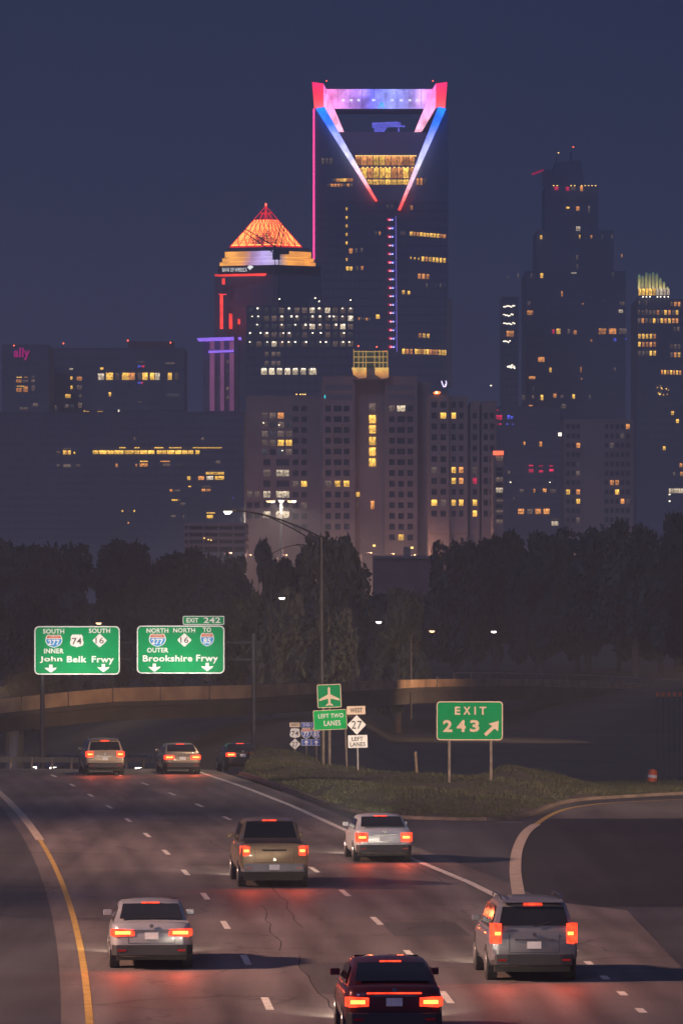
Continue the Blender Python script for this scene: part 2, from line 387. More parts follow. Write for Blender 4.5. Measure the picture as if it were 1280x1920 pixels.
# painted markings
M['pyel'] = pmat('yellow_road_paint', (0.50, 0.31, 0.08), 0.6, var=0.3, scale=4)
M['pwht'] = pmat('white_road_paint', (0.66, 0.60, 0.52), 0.6, var=0.25, scale=4)
M['pcream'] = pmat('cream_line', (0.50, 0.40, 0.30), 0.7, var=0.25, scale=3)
def marking(name, f, y0, y1, w, z, mat, n=2):
    yy = [y0+(y1-y0)*i/n for i in range(n+1)]
    return strip(name, lambda y: f(y)-w/2, lambda y: f(y)+w/2, yy, z, mat, road)
marking('edge_line', yline, 60, 167, 0.15, 0.004, M['pyel'], 40)
marking('edge_line', yline, 167.02, 236, 0.30, 0.004, M['pcream'], 24)  # far stretch of the edge line is wider and cream coloured
for f, y0 in ((line1, 97.6), (line2, 99.2)):
    for k in range(-3, 12):
        c = y0 + 12.19*k
        if 62 < c < 246: marking('lane_dash', f, c-1.55, c+1.55, 0.16, 0.004, M['pwht'], 2)
marking('gore_line', line3, 129.6, 245, 0.24, 0.004, M['pwht'], 50)
for k in range(16):
    c = 126 - 4.3*k
    if c > 62: marking('dotted_line_dash', line3, c-.55, c+.55, 0.17, 0.004, M['pwht'], 1)
chain(refine([p for p in ramp_pts if p[1] < 180], 4), 0.36, 0.004, 'ramp_edge_line', M['pcream'], road)
chain(refine([p for p in ramp_pts if p[1] > 179], 4), 0.22, 0.004, 'ramp_edge_line', M['pyel'], road)
for X, Y in ((5.9,185),(6.3,181)): MB().add([(X-.5,Y-.12,.002),(X+.5,Y-.1,.002),(X+.5,Y+.05,.002),(X-.5,Y+.04,.002)], [(0,1,2,3)]).build('worn_paint_patch', M['pwht'], road)

M['tar'] = pmat('tar_seal', (.03,.028,.028), .85, var=.2, spec=.2); M['patch'] = asphalt('patched_asphalt', (.085,.078,.076))
for f, o_, y0, y1, w in ((line1,1.9,100,109,1.5),(line2,1.0,118,123,1.9),(line1,-1.4,126,131,1.2),(line2,2.2,148,158,1.4),(line1,2.4,178,190,1.8),(line2,-1.2,205,214,1.5)):
    strip('asphalt_patch', lambda y: f(y)+o_-w/2, lambda y: f(y)+o_+w/2, [y0+(y1-y0)*k/3 for k in range(4)], .002, M['patch'], road)
for k in range(12):                          # wandering tar seals along and across the lanes
    f = R.choice((line1, line2, yline, line3)); o_ = R.uniform(.3, 3.3)*(-1 if f in (line2, line3) else 1); y0 = R.uniform(92, 205); pts = []; x_ = 0
    if k % 3:
        for i_ in range(12): x_ += R.uniform(-.12,.12); pts.append((f(y0+i_*1.6)+o_+x_, y0+i_*1.6))
    else:
        for i_ in range(10): x_ += R.uniform(-.5,.5); pts.append((f(y0)+o_-1.8+i_*.4, y0+x_))
    chain(pts, R.uniform(.018,.032), .003, 'tar_seal', M['tar'], road)
# grass island with kerb
edge_px = [(455,1452),(500,1465),(560,1487),(620,1510),(680,1525),(740,1534),(830,1538),(930,1538),(985,1530),(1020,1515),(1070,1503),(1150,1497),(1280,1490),(1420,1486)]
edge = [Vector(((x-640)*8/(y-HY), 72000/(y-HY))) for x, y in edge_px]
edge = refine([(e.x, e.y) for e in edge], 4)
def grass_h(x, y, d):                     # d: metres behind the kerb
    h = 0.12 + 0.25*min(1, d/12) + 0.10*math.sin(x*.7+y*.31) * min(1, d/6)
    if d > 40: h -= (d-40)*0.06
    f = max(0, min(1, (x-8.5)/4.5)); h = h*(1-f) + f*(.10-.0275*d)
    return h
mb = MB(); vs = []; steps = [0, .6, 1.5, 3, 5, 8, 12, 17, 23, 30, 38, 47, 57, 68]
for e in edge:
    for d in steps:
        y = e.y+d; vs.append((e.x + d*0.0, y, grass_h(e.x, y, d)))
n = len(steps)
mb.add(vs, [(k*n+i, (k+1)*n+i, (k+1)*n+i+1, k*n+i+1) for k in range(len(edge)-1) for i in range(n-1)])
M['soil'] = pmat('grassy_soil', (0.045, 0.042, 0.028), 0.95, var=0.4, scale=.6, bump=0.3, bscale=8, col2=(.075,.055,.04))
tag(mb.build('grass_verge', M['soil'], smooth=True), kind='structure')
mb = MB(); vs = []
for k, e in enumerate(edge):
    a = edge[max(0,k-1)]; b = edge[min(len(edge)-1,k+1)]; d = (b-a).normalized(); nn = Vector((-d.y, d.x))
    for o_, z in ((-.45,.003),(-.22,.015),(-.18,.13),(.0,.14),(.05,.05)):
        q = e + nn*o_; vs.append((q.x, q.y, z))
mb.add(vs, [(5*k+i, 5*k+5+i, 5*k+6+i, 5*k+1+i) for k in range(len(edge)-1) for i in range(4)])
M['kerb'] = pmat('stained_kerb_concrete', (0.10, 0.075, 0.06), 0.9, var=0.5, scale=1.2)
tag(mb.build('kerb', M['kerb']), kind='structure')
# grass blades
import numpy as np
rg = np.random.default_rng(5)
vs = []; fs = []
seg = [(edge[k], edge[k+1]) for k in range(len(edge)-1)]
wts = np.array([max(.05, abs((b-a).x)) for a, b in seg]); wts /= wts.sum()
NB = 80000
idx = rg.choice(len(seg), NB, p=wts); tt = rg.random(NB); dd = 0.15 + 58*rg.random(NB)**1.7
hh = 0.05 + 0.09*rg.random(NB)**2; an = rg.random(NB)*math.pi*2; ln = rg.normal(0, .06, (NB, 2)); rg_u = rg.random(NB)
for i in range(NB):
    a, b = seg[idx[i]]; x = a.x+(b.x-a.x)*tt[i]; y = a.y+(b.y-a.y)*tt[i]+dd[i]
    if math.sin(x*1.1+y*.23)+math.sin(y*.52-x*.4+1.3)+math.sin(x*2.7-y*.9) > 1.55*rg_u[i]+.55: continue
    z = grass_h(x, y, dd[i]) - .01
    h = hh[i]*(1.0 + .9*max(0, math.sin(x*1.9+y*.8)*math.sin(y*.45-x*.7))); w = .018
    ca, sa = math.cos(an[i])*w, math.sin(an[i])*w; k = len(vs)
    vs += [(x-ca, y-sa, z), (x+ca, y+sa, z), (x+ln[i,0], y+ln[i,1], z+h)]; fs.append((k, k+1, k+2))
me = bpy.data.meshes.new('grass_blades'); me.from_pydata(vs, [], fs); me.update()
M['blade'] = pmat('grass_blade', (0.04, 0.062, 0.026), 0.7, var=0.5, scale=.45, col2=(0.085, 0.085, 0.04))
tag(link('grass_blades', me, M['blade']), 'dark green mown grass on the island beside the exit ramp', 'grass', kind='stuff')

# ------------------------------------------------------------------ skyline
pane_me = {}
def pane_mesh(key):
    if key not in pane_me:
        me = bpy.data.meshes.new('pane'); t = MB().box(-.5,.5,-.04,.04,-.5,.5)
        me.from_pydata(t.v, [], t.f); me.materials.append(M[key]); pane_me[key] = me
    return pane_me[key]
def win(parent, x, y, w, h, key, Yf, name='window', proud=0.16):
    """one window pane, centre and size in photo pixels, on the facade plane at depth Yf"""
    o = bpy.data.objects.new(name, pane_mesh(key)); C.objects.link(o); o.parent = parent
    p = W(x, y, Yf); o.location = Vector((p.x, Yf-proud, p.z)) - WL[parent.name]
    o.scale = (w*Yf/F, 1, h*Yf/F)
    WL[o.name] = WL[parent.name]
    return o
def dots(parent, pts, Yf, key='dot', s=2.6, name='ceiling_lamp'):
    for x, y in pts: win(parent, x, y, s, s*.8, key, Yf, name, 0.3)
def bldg(name, label, x0, x1, ytop, Yf, depth, mat, cat='building', zb=-0.5, wall='wall', group=None):
    a = W(x0, ytop, Yf); b = W(x1, ytop, Yf)
    t = thing(name, label, cat, ((a.x+b.x)/2, Yf, 0), group=group)
    MB().box(a.x, b.x, Yf, Yf+depth, zb, a.z).build(wall, mat, t)
    return t
def mullions(t, x0, x1, y0, y1, Yf, dx, dy, mat='mull', proud=.12):
    """floor bands and fins of a curtain wall, joined: far too fine to pick apart"""
    a = W(x0, y0, Yf); b = W(x1, y1, Yf); mb = MB(); s = Yf/F
    x = a.x
    while x <= b.x+.01: mb.box(x-.12, x+.12, Yf-proud, Yf, b.z, a.z); x += dx*s
    z = a.z
    while z >= b.z: mb.box(a.x, b.x, Yf-proud*.7, Yf-.001, z-.35, z+.35); z -= dy*s
    mb.build('curtain_wall_grid', M[mat], t, kind='stuff')
def pierced(t, x0, x1, y0, y1, Yf, holes, mat, thick=.5, name='facade'):
    """a facade layer standing proud of the core, with real openings: holes as photo-pixel (cx, cy, w, h)"""
    s = Yf/F
    hs = []
    for cx, cy_, w, h in holes:
        p = W(cx, cy_, Yf); hs.append((p.x-w*s/2, p.x+w*s/2, p.z-h*s/2, p.z+h*s/2))
    a = W(x0, y1, Yf); b = W(x1, y0, Yf)
    r = lambda v: round(v, 3)
    X = sorted({r(a.x), r(b.x)} | {r(v) for h in hs for v in h[:2]}); Z = sorted({r(a.z), r(b.z)} | {r(v) for h in hs for v in h[2:]})
    H = [[any(h[0]-.002 < (X[i]+X[i+1])/2 < h[1]+.002 and h[2]-.002 < (Z[j]+Z[j+1])/2 < h[3]+.002 for h in hs) for j in range(len(Z)-1)] for i in range(len(X)-1)]
    mb = MB(); y0_, y1_ = Yf-thick, Yf
    for i in range(len(X)-1):
        for j in range(len(Z)-1):
            if H[i][j]: continue
            A, B, c, d = X[i], X[i+1], Z[j], Z[j+1]
            mb.add([(A,y0_,c),(B,y0_,c),(B,y0_,d),(A,y0_,d)], [(0,1,2,3)])
            if i == 0 or H[i-1][j]: mb.add([(A,y0_,c),(A,y0_,d),(A,y1_,d),(A,y1_,c)], [(0,1,2,3)])
            if i == len(X)-2 or H[i+1][j]: mb.add([(B,y0_,c),(B,y1_,c),(B,y1_,d),(B,y0_,d)], [(0,1,2,3)])
            if j == 0 or H[i][j-1]: mb.add([(A,y0_,c),(A,y1_,c),(B,y1_,c),(B,y0_,c)], [(0,1,2,3)])
            if j == len(Z)-2 or H[i][j+1]: mb.add([(A,y0_,d),(B,y0_,d),(B,y1_,d),(A,y1_,d)], [(0,1,2,3)])
    return mb.build(name, mat, t)
def zz(ox, oy, k): return lambda u, v: (ox+u*k, oy+v*k)

# --- the tall tower with the lit trapezoid crown
Y0 = 1700
ct = thing('crown_tower', 'tallest skyscraper with red, violet and blue lit trapezoid frame crown', 'skyscraper', (W(716,0,Y0).x, Y0, 0))
slab('shaft', rect(592,840,376,1190), Y0, Y0+45, M['glass'], ct)
slab('shoulder', [(592,203.5),(600,203.5),(706,376.2),(592,376.2)], Y0, Y0+45, M['glass'], ct)
slab('shoulder', [(832,203.5),(840,203.5),(840,376.2),(757,376.2)], Y0, Y0+45, M['glass'], ct)
slab('shaft_rib', [(744,376),(757,376),(747,396)], Y0-2, Y0-.1, M['glass'], ct)
slab('terrace_wall', rect(598,834,236,376), Y0+22, Y0+44, M['glass'], ct, Yref=Y0)
M['led_top'] = glow_mat('led_crown_top', [(0,(.85,.16,.45)),(.16,(.62,.24,.7)),(.42,(.16,.16,.9)),(.55,(.26,.32,.95)),(.75,(.28,.3,.9)),(.9,(.5,.28,.8)),(1,(.8,.2,.6))], 0, 2.1, .55, .2)
M['led_red'] = glow_mat('led_crown_red', [(0,(1,.07,.04)),(.6,(1,.02,.06)),(1,(.9,.01,.12))], 2, 2.4, .3)
M['led_pink'] = glow_mat('led_crown_pink', [(0,(1,.45,.6)),(.4,(.95,.3,.6)),(1,(.75,.12,.5))], 2, 2.4, .4, .25)
M['led_v'] = glow_mat('led_ribbon', [(0,(1,.05,.03)),(.12,(1,.12,.10)),(.25,(.85,.45,.55)),(.45,(.62,.6,.85)),(.65,(.3,.32,.9)),(.82,(.02,.12,.85)),(1,(.0,.16,.75))], 2, 2.8, .35, .3)
M['led_line'] = lamp_mat('led_pink_line', (1.0, .06, .30), 2.4)
M['led_violet'] = lamp_mat('led_violet_line', (.30, .18, .9), .8)
M['bfl'] = lamp_mat('led_white_flood', (.8,.82,1.0), 2.0); M['led_teal_'] = lamp_mat('led_teal_arch', (.03,.6,.95), 1.4)
beam = slab('crown_beam', rect(609,816,153,191), Y0+24, Y0+42, M['darkwall'], ct, Yref=Y0)
slab('led_lit_face', rect(611,814,153.6,190.6), Y0+23.4, Y0+23.95, M['led_top'], beam, Yref=Y0)  # floodlight on the beam put in as the face's own glow
for k in range(1, 9): slab('panel_joint', rect(611+k*22.5,611.5+k*22.5,153.8,190.4), Y0+23.25, Y0+23.39, M['mull'], beam, Yref=Y0)
for x in (643,658,672,700,735,752,768,782): win(beam, x, 188, 5, 3, 'bfl', Y0+23.4, 'flood_lamp', .3)
slab('teal_arch', [(711,190.4),(712.5,182),(716,178.5),(719.5,182),(721,190.4),(719,190.4),(717.5,184),(716,182.5),(714.5,184),(713,190.4)], Y0+22.9, Y0+23.2, M['led_teal_'], beam, Yref=Y0)
for x in (612, 811): win(beam, x, 151.8, 2.2, 2.2, 'rdot', Y0+24, 'beacon')
for sgn in (0, 1):
    mx = lambda x: x if not sgn else 1423-x
    V = lambda x, y, d: (lambda p: (p.x, Y0+d, p.z))(W(mx(x), y, Y0))
    w_ = MB().hull([V(587,157,1),V(606,157,1),V(606,203,1),V(590,203,1),V(600,153,24),V(611,153,24),V(645,236,24),V(600,236,24)]).build('crown_wing', M['darkwall'], ct)
    MB().hull([V(606.3,157.5,.3),V(606.3,202,.3),V(611.2,154,23.2),V(645,235.6,23.2),V(631,235.6,22),V(622.5,191,23.3),V(606.8,157.5,.3),V(606.8,202,.3)]).build('lit_inner_face', M['led_pink'], w_)
    slab('lit_corner_face', [(mx(585),154),(mx(606),157),(mx(606),201),(mx(589),203)][::1 if not sgn else -1], Y0-.5, Y0+.7, M['led_red'], w_, Yref=Y0)
slab('led_ribbon', [(592,203.2),(608,200),(707,376),(703.5,377)], Y0-2.5, Y0-.3, M['led_v'], ct)
slab('led_ribbon', [(821,200),(836,203.2),(750,394),(746,393)], Y0-2.5, Y0-.3, M['led_v'], ct)
slab('led_corner_line', rect(586.5,590,203.5,487), Y0-.8, Y0-.05, M['led_line'], ct)
# maintenance rig on the terrace, lit blue
M['rig'] = lamp_mat('blue_lit_rig', (.16, .16, .85), 1.0, var=.5, scale=1.5)
rig = thing('maintenance_rig', 'blue lit window washing rig on terrace inside the tower crown', 'crane', tuple(W(728,236,Y0+23)))
mb = MB(); P = lambda x, y: (lambda p: (p.x, Y0+22.5, p.z))(W(x, y, Y0))
for a, b, r in ((((698,223)),((748,221)),1.0),((700,226),(745,223),.5),((703,229),(722,228),1.2),((728,222),(760,225),.35),((730,224),(752,219),.4),((722,232),(728,222),.3)): mb.tube(P(*a), P(*b), r, r, 6)
mb.build('boom', M['rig'], rig)
MB().box(W(702,0,Y0).x, W(722,0,Y0).x, Y0+23, Y0+26, W(0,236,Y0).z, W(0,229,Y0).z).build('cab', M['rig'], rig)
MB().tube(P(748,222), P(748.5,235), .3).build('hanging_cradle', M['rig'], rig)
# lit atrium floors on the terrace wall
for r_, (ya, yb) in enumerate(((293.5,310),(315,334),(337,346))):
    for k in range(10):
        x = 671 + k*11.2
        key = 'yellow' if (k in (3,4) or r_ == 2 or R.random() < .25) else 'orange'
        win(ct, x, (ya+yb)/2, 10, yb-ya, key, Y0+22, 'atrium_bay', .2)
for k in range(24):
    win(ct, 668+k*4.8, 292.4, 4, 1.6, 'ydot', Y0+22, 'atrium_lamp', .45)
    if k % 2: win(ct, 676+k*4.2, 314, 3.4, 1.4, 'ydot', Y0+22, 'atrium_lamp', .45)
z = zz(580, 380, .21875)
for k, v in enumerate((147,220,293,367,440,514,585,657,731,802,876,945,1019,1093,1165,1237)):
    u = 685 + k*.8
    for du, key in ((-3,'red'),(24,'blue')):
        x, y = z(u+du, v); win(ct, x, y, 7, 4.6, key, Y0, 'led_niche', .6)
        M.setdefault('pinkdot', lamp_mat('lamp_pink', (1,.55,.7), 3)); M.setdefault('bluedot', lamp_mat('lamp_blue', (.6,.62,1), 3))
        win(ct, x+(1 if key == 'red' else -.5), y+.5, 2.6, 2, 'pinkdot' if key == 'red' else 'bluedot', Y0, 'niche_lamp', .75)
slab('led_edge_line', [(741,405),(742.3,405),(744.5,660),(743,660)], Y0-.5, Y0-.02, M['led_violet'], ct)
slab('niche_shaft', rect(723,745.5,400,661), Y0-.3, Y0-.06, M['darkwall'], ct)
def zrow(u0, u1, n, v0, v1, w, h, key, par=ct, Yf=Y0, zf=z, k_=.21875):
    for i in range(n):
        t = i/max(1, n-1); x, y = zf(u0+(u1-u0)*t, v0+(v1-v0)*t); win(par, x, y, w*k_, h*k_, key if isinstance(key, str) else R.choice(key), Yf)
zrow(870,1155,11,266,288,22,32,['yellow','yellow','orange']); zrow(790,812,2,262,264,16,32,['dim','orange'])
zrow(970,1155,7,482,496,20,38,['yellow','yellow','orange']); zrow(868,934,3,474,482,12,18,'yellow')
zrow(570,602,2,263,263,14,30,['orange','dim']); zrow(940,1012,3,630,634,24,42,'orange'); zrow(805,850,2,768,772,22,30,'yellow')
zrow(1005,1160,5,708,712,10,34,['faint','dim']); zrow(945,1015,3,1138,1142,22,34,['yellow','orange'])
zrow(805,870,3,1275,1277,24,44,['yellow','orange']); zrow(912,1085,8,1276,1282,20,42,['yellow','orange']); zrow(1115,1172,3,1284,1286,22,44,'yellow')
zrow(682,738,3,1268,1272,22,24,'yellow'); zrow(675,730,2,978,978,22,34,'yellow'); zrow(690,728,2,1050,1052,24,32,['yellow','orange'])
zrow(680,722,2,468,470,20,28,['yellow','dim']); zrow(680,680,1,542,542,22,16,'yellow'); zrow(690,720,2,692,692,20,26,['dim','orange'])
zrow(585,585,1,978,978,30,34,'yellow'); zrow(425,512,5,995,1000,14,20,['dim','orange'])
for v in (54,128,201,273,346,488): zrow(318,318,1,v,v,15,24,'yellow')
zrow(354,354,1,414,414,28,40,'orange'); zrow(400,448,2,410,406,18,34,['orange','dim']); zrow(325,356,2,564,566,22,32,'yellow'); zrow(410,452,2,562,560,20,30,['orange','dim'])
z1 = zz(560, 130, .25)
zrow(265,395,6,832,830,22,22,['orange','yellow','dim'],zf=z1,k_=.25); zrow(225,395,8,870,868,18,20,['orange','dim'],zf=z1,k_=.25)
zrow(180,240,3,690,690,18,44,['dim','faint'],zf=z1,k_=.25); zrow(890,945,3,842,842,18,50,['dim','orange'],zf=z1,k_=.25); zrow(665,700,2,1030,1030,18,26,'dim',zf=z1,k_=.25); zrow(845,845,1,1038,1038,16,34,'orange',zf=z1,k_=.25)
mullions(ct, 593, 839, 380, 1000, Y0, 8, 16.2)
slab('corner_fin', rect(836,847,560,724), Y0-3, Y0+5, M['conc'], ct)

# --- pyramid-topped tower
Yp = 1500
pt = thing('pyramid_tower', 'bank tower with glowing orange glass pyramid roof and lit stepped tiers', 'skyscraper', (W(505,0,Yp).x, Yp, 0))
def plan(xl, xf, xr, y, inset=0):           # left, front and right corners of a square turned towards us
    L, Fr, Rr = W(xl, y, Yp), W(xf, y, Yp), W(xr, y, Yp)
    wl_, wr_ = abs(Fr.x-L.x), abs(Rr.x-Fr.x)
    L.y = Yp+wl_*.35; Fr.y = Yp; Rr.y = Yp+wr_*.55; Bk = L+Rr-Fr
    for v in (L, Fr, Rr, Bk): v.z = W(0, y, Yp).z
    return [L, Fr, Rr, Bk]
def tier(name, xl, xf, xr, yt, yb, mat):
    a = plan(xl, xf, xr, yb); zt = W(0, yt, Yp).z
    return MB().hull(a + [Vector((v.x, v.y, zt)) for v in a]).build(name, mat, pt)
M['tier_glow'] = glow_mat('tier_flood', [(0,(1,.42,.04)),(.22,(.9,.36,.06)),(.32,(.35,.2,.35)),(.45,(.5,.38,.8)),(.58,(.6,.5,.8)),(.64,(.25,.18,.2)),(.72,(.85,.33,.04)),(1,(.8,.28,.03))], 0, 1.6, .35, .15)  # floodlight on the tier walls put in as their own glow
M['orange_glass'] = lamp_mat('glowing_orange_glass', (1.0, .27, .06), 4.2, var=.28, scale=.12)
M['red_bar'] = lamp_mat('red_lit_frame', (.95, .02, .03), 1.2)
tier('tower_body', 402, 520, 602, 514, 1190, M['darkwall'])
tier('sign_band', 408, 516, 601, 496.3, 513.8, M['sblack'])
tier('lit_tier', 411, 515, 591, 489.5, 496, M['tier_glow']); tier('lit_tier', 416, 514, 588, 482, 488.6, M['tier_glow'])
tier('lit_tier', 421, 513, 583, 470, 481, M['tier_glow']); tier('cornice', 425, 512, 579, 462.5, 469.6, M['darkwall']); tier('cornice_lip', 430, 510, 566, 460.2, 462.2, M['red_bar'])
base = plan(431, 509, 565, 460); apex = sum(base, Vector())/4; apex.z = W(0, 384, Yp).z
def fp(i, s, t): # face i between corner i and i+1; s along, t up to the apex
    return (base[i].lerp(base[(i+1) % 4], s)).lerp(apex, t)
TF = .66
bars = []
for i in range(4):
    nc = 5
    for c in range(nc):
        for r_ in range(3):
            t0, t1 = TF*r_/3, TF*(r_+1)/3
            q = [fp(i, c/nc, t0), fp(i, (c+1)/nc, t0), fp(i, (c+1)/nc, t1), fp(i, c/nc, t1)]
            if i < 2:
                nn = (q[1]-q[0]).cross(q[3]-q[0]).normalized()
                MB().hull([v for v in q]+[v-nn*.2 for v in q]).build('glass_panel', M['orange_glass'], pt)
                bars.append((fp(i, (c+(1 if i == 0 else 0))/nc, t0), fp(i, (c+(0 if i == 0 else 1))/nc, t1)))
    for c in range(nc): bars.append((fp(i, c/nc, 0), fp(i, c/nc, TF)))
    bars.append((fp(i, 0, TF), apex)); bars.append((fp(i, .5, TF), fp(i, .5, .82))); bars.append((fp(i, 0, TF+.17), fp(i, .999, TF+.17)))
    bars.append((fp(i, 0, 0), fp(i, 1, 0))); bars.append((fp(i, 0, TF), fp(i, 1, TF)))
MB().hull([fp(i, .0, 0.02)*.98+apex*.02 for i in range(4)] + [fp(i, 0, TF-.03)*.97+apex*.03 for i in range(4)]).build('roof_core', M['darkwall'], pt)
for a, b in bars: MB().tube(a, b, .15, .15, 4).build('frame_bar', M['red_bar'], pt)
MB().tube(apex, apex+Vector((0,0,.9)), .25).build('beacon', M['rdot'], pt)
MB().tube(Vector((apex.x, apex.y, fp(0,0,TF).z)), apex, .22, .22, 4).build('frame_bar', M['red_bar'], pt)
M['signlit'] = lamp_mat('white_backlit_letters', (1, 1, 1), 1.3)
text('lettering', 'BANK OF AMERICA', 417, 463, 502, 509.5, Yp-1, M['signlit'], pt, .0)
fl = []
for k in range(3):
    slab('flag_logo_stripe', [(463.5+k*2.2,500.6-k*1.0+.4),(468+k*2.2,497.2+k*.4),(475-(2-k)*1.6,500.5+k*.3),(469.5+k*1.0-.6,506.5-k*1.3)], Yp-1.2-.1*k, Yp-1.0-.1*k, M['signlit'], pt)
M['redflood'] = lamp_mat('red_flood', (1, .05, .03), 1.6, var=.4, scale=.2)
slab('red_soffit', [(402,514.5),(500,512.5),(497,517),(404,518.5)], Yp-.6, Yp-.2, M['redflood'], pt)
for x0, x1, ya, yb in ((416.5,421.5,522,532.5),(410,424,551,552),(412.5,418,553,616),(429.5,435.5,588,616),(446,450,598,607),(466,470,598,607),(466,470,588.5,591)):
    slab('red_column', rect(x0,x1,ya,yb), Yp-2.5, Yp-.2, M['redflood'], pt)
# --- construction crane in front of the pyramid
Yc = 1380
cr = thing('construction_crane', 'dark lattice construction crane standing against the orange pyramid', 'crane', tuple(W(519,560,Yc)))
def lattice(a, b, w, n, name):
    mb = MB(); a, b = Vector(a), Vector(b); d = (b-a).normalized(); u = d.cross(Vector((0,1,0))).normalized()*w; v = Vector((0,w,0))
    cs = [u+v, u-v, -u-v, -u+v]
    for c in cs: mb.tube(a+c, b+c*.5, .17, .13, 4)
    for k in range(n):
        p, q = a.lerp(b, k/n), a.lerp(b, (k+1)/n); f, g = 1-.5*k/n, 1-.5*(k+1)/n
        for j in (0, 2): mb.tube(p+cs[j]*f, q+cs[(j+1) % 4]*g, .09, .09, 4)
    mb.build(name, M['dsteel'], cr)
PC = lambda x, y: W(x, y, Yc)
lattice(PC(517,470), PC(457,431), .9, 6, 'jib'); lattice(PC(519,470), PC(531,421), .9, 6, 'jib'); lattice(PC(519,640), PC(519,478), 1.0, 20, 'mast')
MB().box(PC(512,0).x, PC(542,0).x, Yc-2, Yc+2, PC(0,476).z, PC(0,468.5).z).build('counterweight', M['dsteel'], cr)
MB().box(PC(511,0).x, PC(525,0).x, Yc-2, Yc+2, PC(0,486).z, PC(0,476.2).z).build('cab', M['dsteel'], cr)
for a, b in (((531,421),(541,468)),): MB().tube(PC(*a), PC(*b), .08, .08, 4).build('cable', M['dsteel'], cr)

# --- violet colonnade building
Yv = 1440
vt = bldg('colonnade_building', 'narrow building with violet lit columns below the red lit bank tower', 381, 446, 640, Yv, 20, M['darkwall'])
M['violet'] = lamp_mat('violet_flood', (.33, .16, .95), 1.3); M['mauve'] = lamp_mat('mauve_flood', (.36, .11, .28), .55, var=.25, scale=.1)
slab('lit_cornice', [(369,634),(438,631.5),(438,637),(372,639)], Yv-4, Yv-.1, M['violet'], vt); slab('lit_cornice', [(391,657.5),(438,656),(438,659),(391,661)], Yv-3, Yv-.1, M['violet'], vt)
slab('cornice_return', rect(446.5,452,632,636), Yv-2, Yv+3, M['violet'], vt)
for x0, x1 in ((393.5,402),(413,420),(430.5,438.5)): slab('lit_column', rect(x0,x1,662,770), Yv-2, Yv-.1, M['mauve'], vt); slab('column_head', rect(x0,x1,640,655), Yv-2, Yv-.1, M['mauve'], vt)
for x, y, k in ((427,679,'dim'),(426,697,'faint'),(427,729,'dim'),(427,746,'dim'),(410,712,'faint'),(411,740,'faint')): win(vt, x, y, 5, 6, k, Yv)

# --- white lit glass office
Yo = 1350
ot = bldg('glass_office', 'broad dark glass office block with rows of white ceiling lights', 462, 664, 573, Yo, 30, M['glass'])
slab('rooftop_plant', rect(578,596,556,572.8), Yo+6, Yo+14, M['darkwall'], ot)
mullions(ot, 463, 663, 575, 905, Yo, 14.3, 15.8)
rows = [582,597,612.5,628,645]; cols = [467+14.3*i for i in range(14)]
for j, y in enumerate(rows):
    for i, x in enumerate(cols):
        q = R.random(); hot = (x > 580 and j in (0,1,2)) or (j in (1,2,4) and 500 < x < 560)
        k = 'white' if (hot and q < .12) else 'dim' if q < (.85 if hot else .5) else 'faint'
        if i == 0 and j > 1: k = 'faint'
        win(ot, x+4, y, 9.5, 9.5, k, Yo)
        if R.random() < (.75 if hot else .4): dots(ot, [(x+R.uniform(0,8), y-3.6)], Yo, s=R.uniform(2.0,3.4))
for y in (664,681):
    for x in (500,513,522): win(ot, x, y, 7, 8, 'dim', Yo)
for k, x in enumerate((495,509.5,524,539,553.5,568.5,586)):
    win(ot, x, 697, 10.5 if k < 6 else 14, 11, 'white', Yo); dots(ot, [(x-2,691.5),(x+2.5,691.5)], Yo, s=2.4)
dots(ot, [(657,563),(657,578.5),(657,597),(524,561),(591,559),(598,565)], Yo, s=2.6)

# --- concrete hotel pieces
def dark_lit(t, hs, Yf, lit):
    for n_, (cx, cy_, w, h) in enumerate(hs): win(t, cx, cy_, w, h, lit.get((round(cx), round(cy_)), 'pane'), Yf, proud=.12)
def near(lit, hs, pts):
    for x, y, key in pts:
        b = min(hs, key=lambda h: (h[0]-x)**2+(h[1]-y)**2); lit[(round(b[0]), round(b[1]))] = key
# left: slab with a glass bay
Yq = 1240
qt = bldg('concrete_slab_block', 'warm concrete block with dim window column behind the floodlight mast', 462, 602, 742, Yq, 25, M['conc'])
hs = [(497+14.6*i, y, 11.5, 10.5) for y in (730+20,) for i in ()]
hs = [(496.5+15*i, 779.5+17*j, 11.5, 11) for j in range(5) for i in range(4)] + [(554+16*i, 766+20.2*j, 10.5, 10.5) for j in range(12) for i in range(2)]
hs += [(500.5, y, 13, 12) for y in (867,887,907,927,945,965)] + [(530, y, 24, 12) for y in (867,887,907,927,945,965)]
hs += [(468+14*i, 927+20*j, 10, 11) for i in range(2) for j in range(3)]
hs = [h for h in hs if not (h[0] > 545 and h[1] > 1005)]
lit = {}
near(lit, hs, [(496,780,'dim'),(511,780,'dim'),(526,780,'orange'),(541,780,'faint'),(496,796,'dim'),(511,796,'faint'),(526,796,'dim'),(541,796,'faint'),(496,813,'dim'),(511,813,'faint'),(526,813,'dim'),(541,813,'dim'),(496,830,'dim'),(511,830,'dim'),(526,830,'yellow'),(541,830,'yellow'),(496,847,'faint'),(526,847,'faint'),(541,847,'dim'),
  (500,887,'dim'),(530,887,'white'),(500,927,'white'),(530,927,'white'),(500,965,'white'),(530,965,'white'),(554,907,'dim'),(570,907,'yellow'),(570,947,'dim'),(468,927,'dim'),(482,927,'dim')])
pierced(qt, 462, 602, 742, 1030, Yq, hs, M['conc']); dark_lit(qt, hs, Yq, lit)
dots(qt, [(494,793),(523,797),(493,840),(521,840),(529,845)], Yq, s=2); dots(qt, [(556,739.5),(563,739.5),(568,739.5),(572,739.5)], Yq, 'ydot', 2.4)
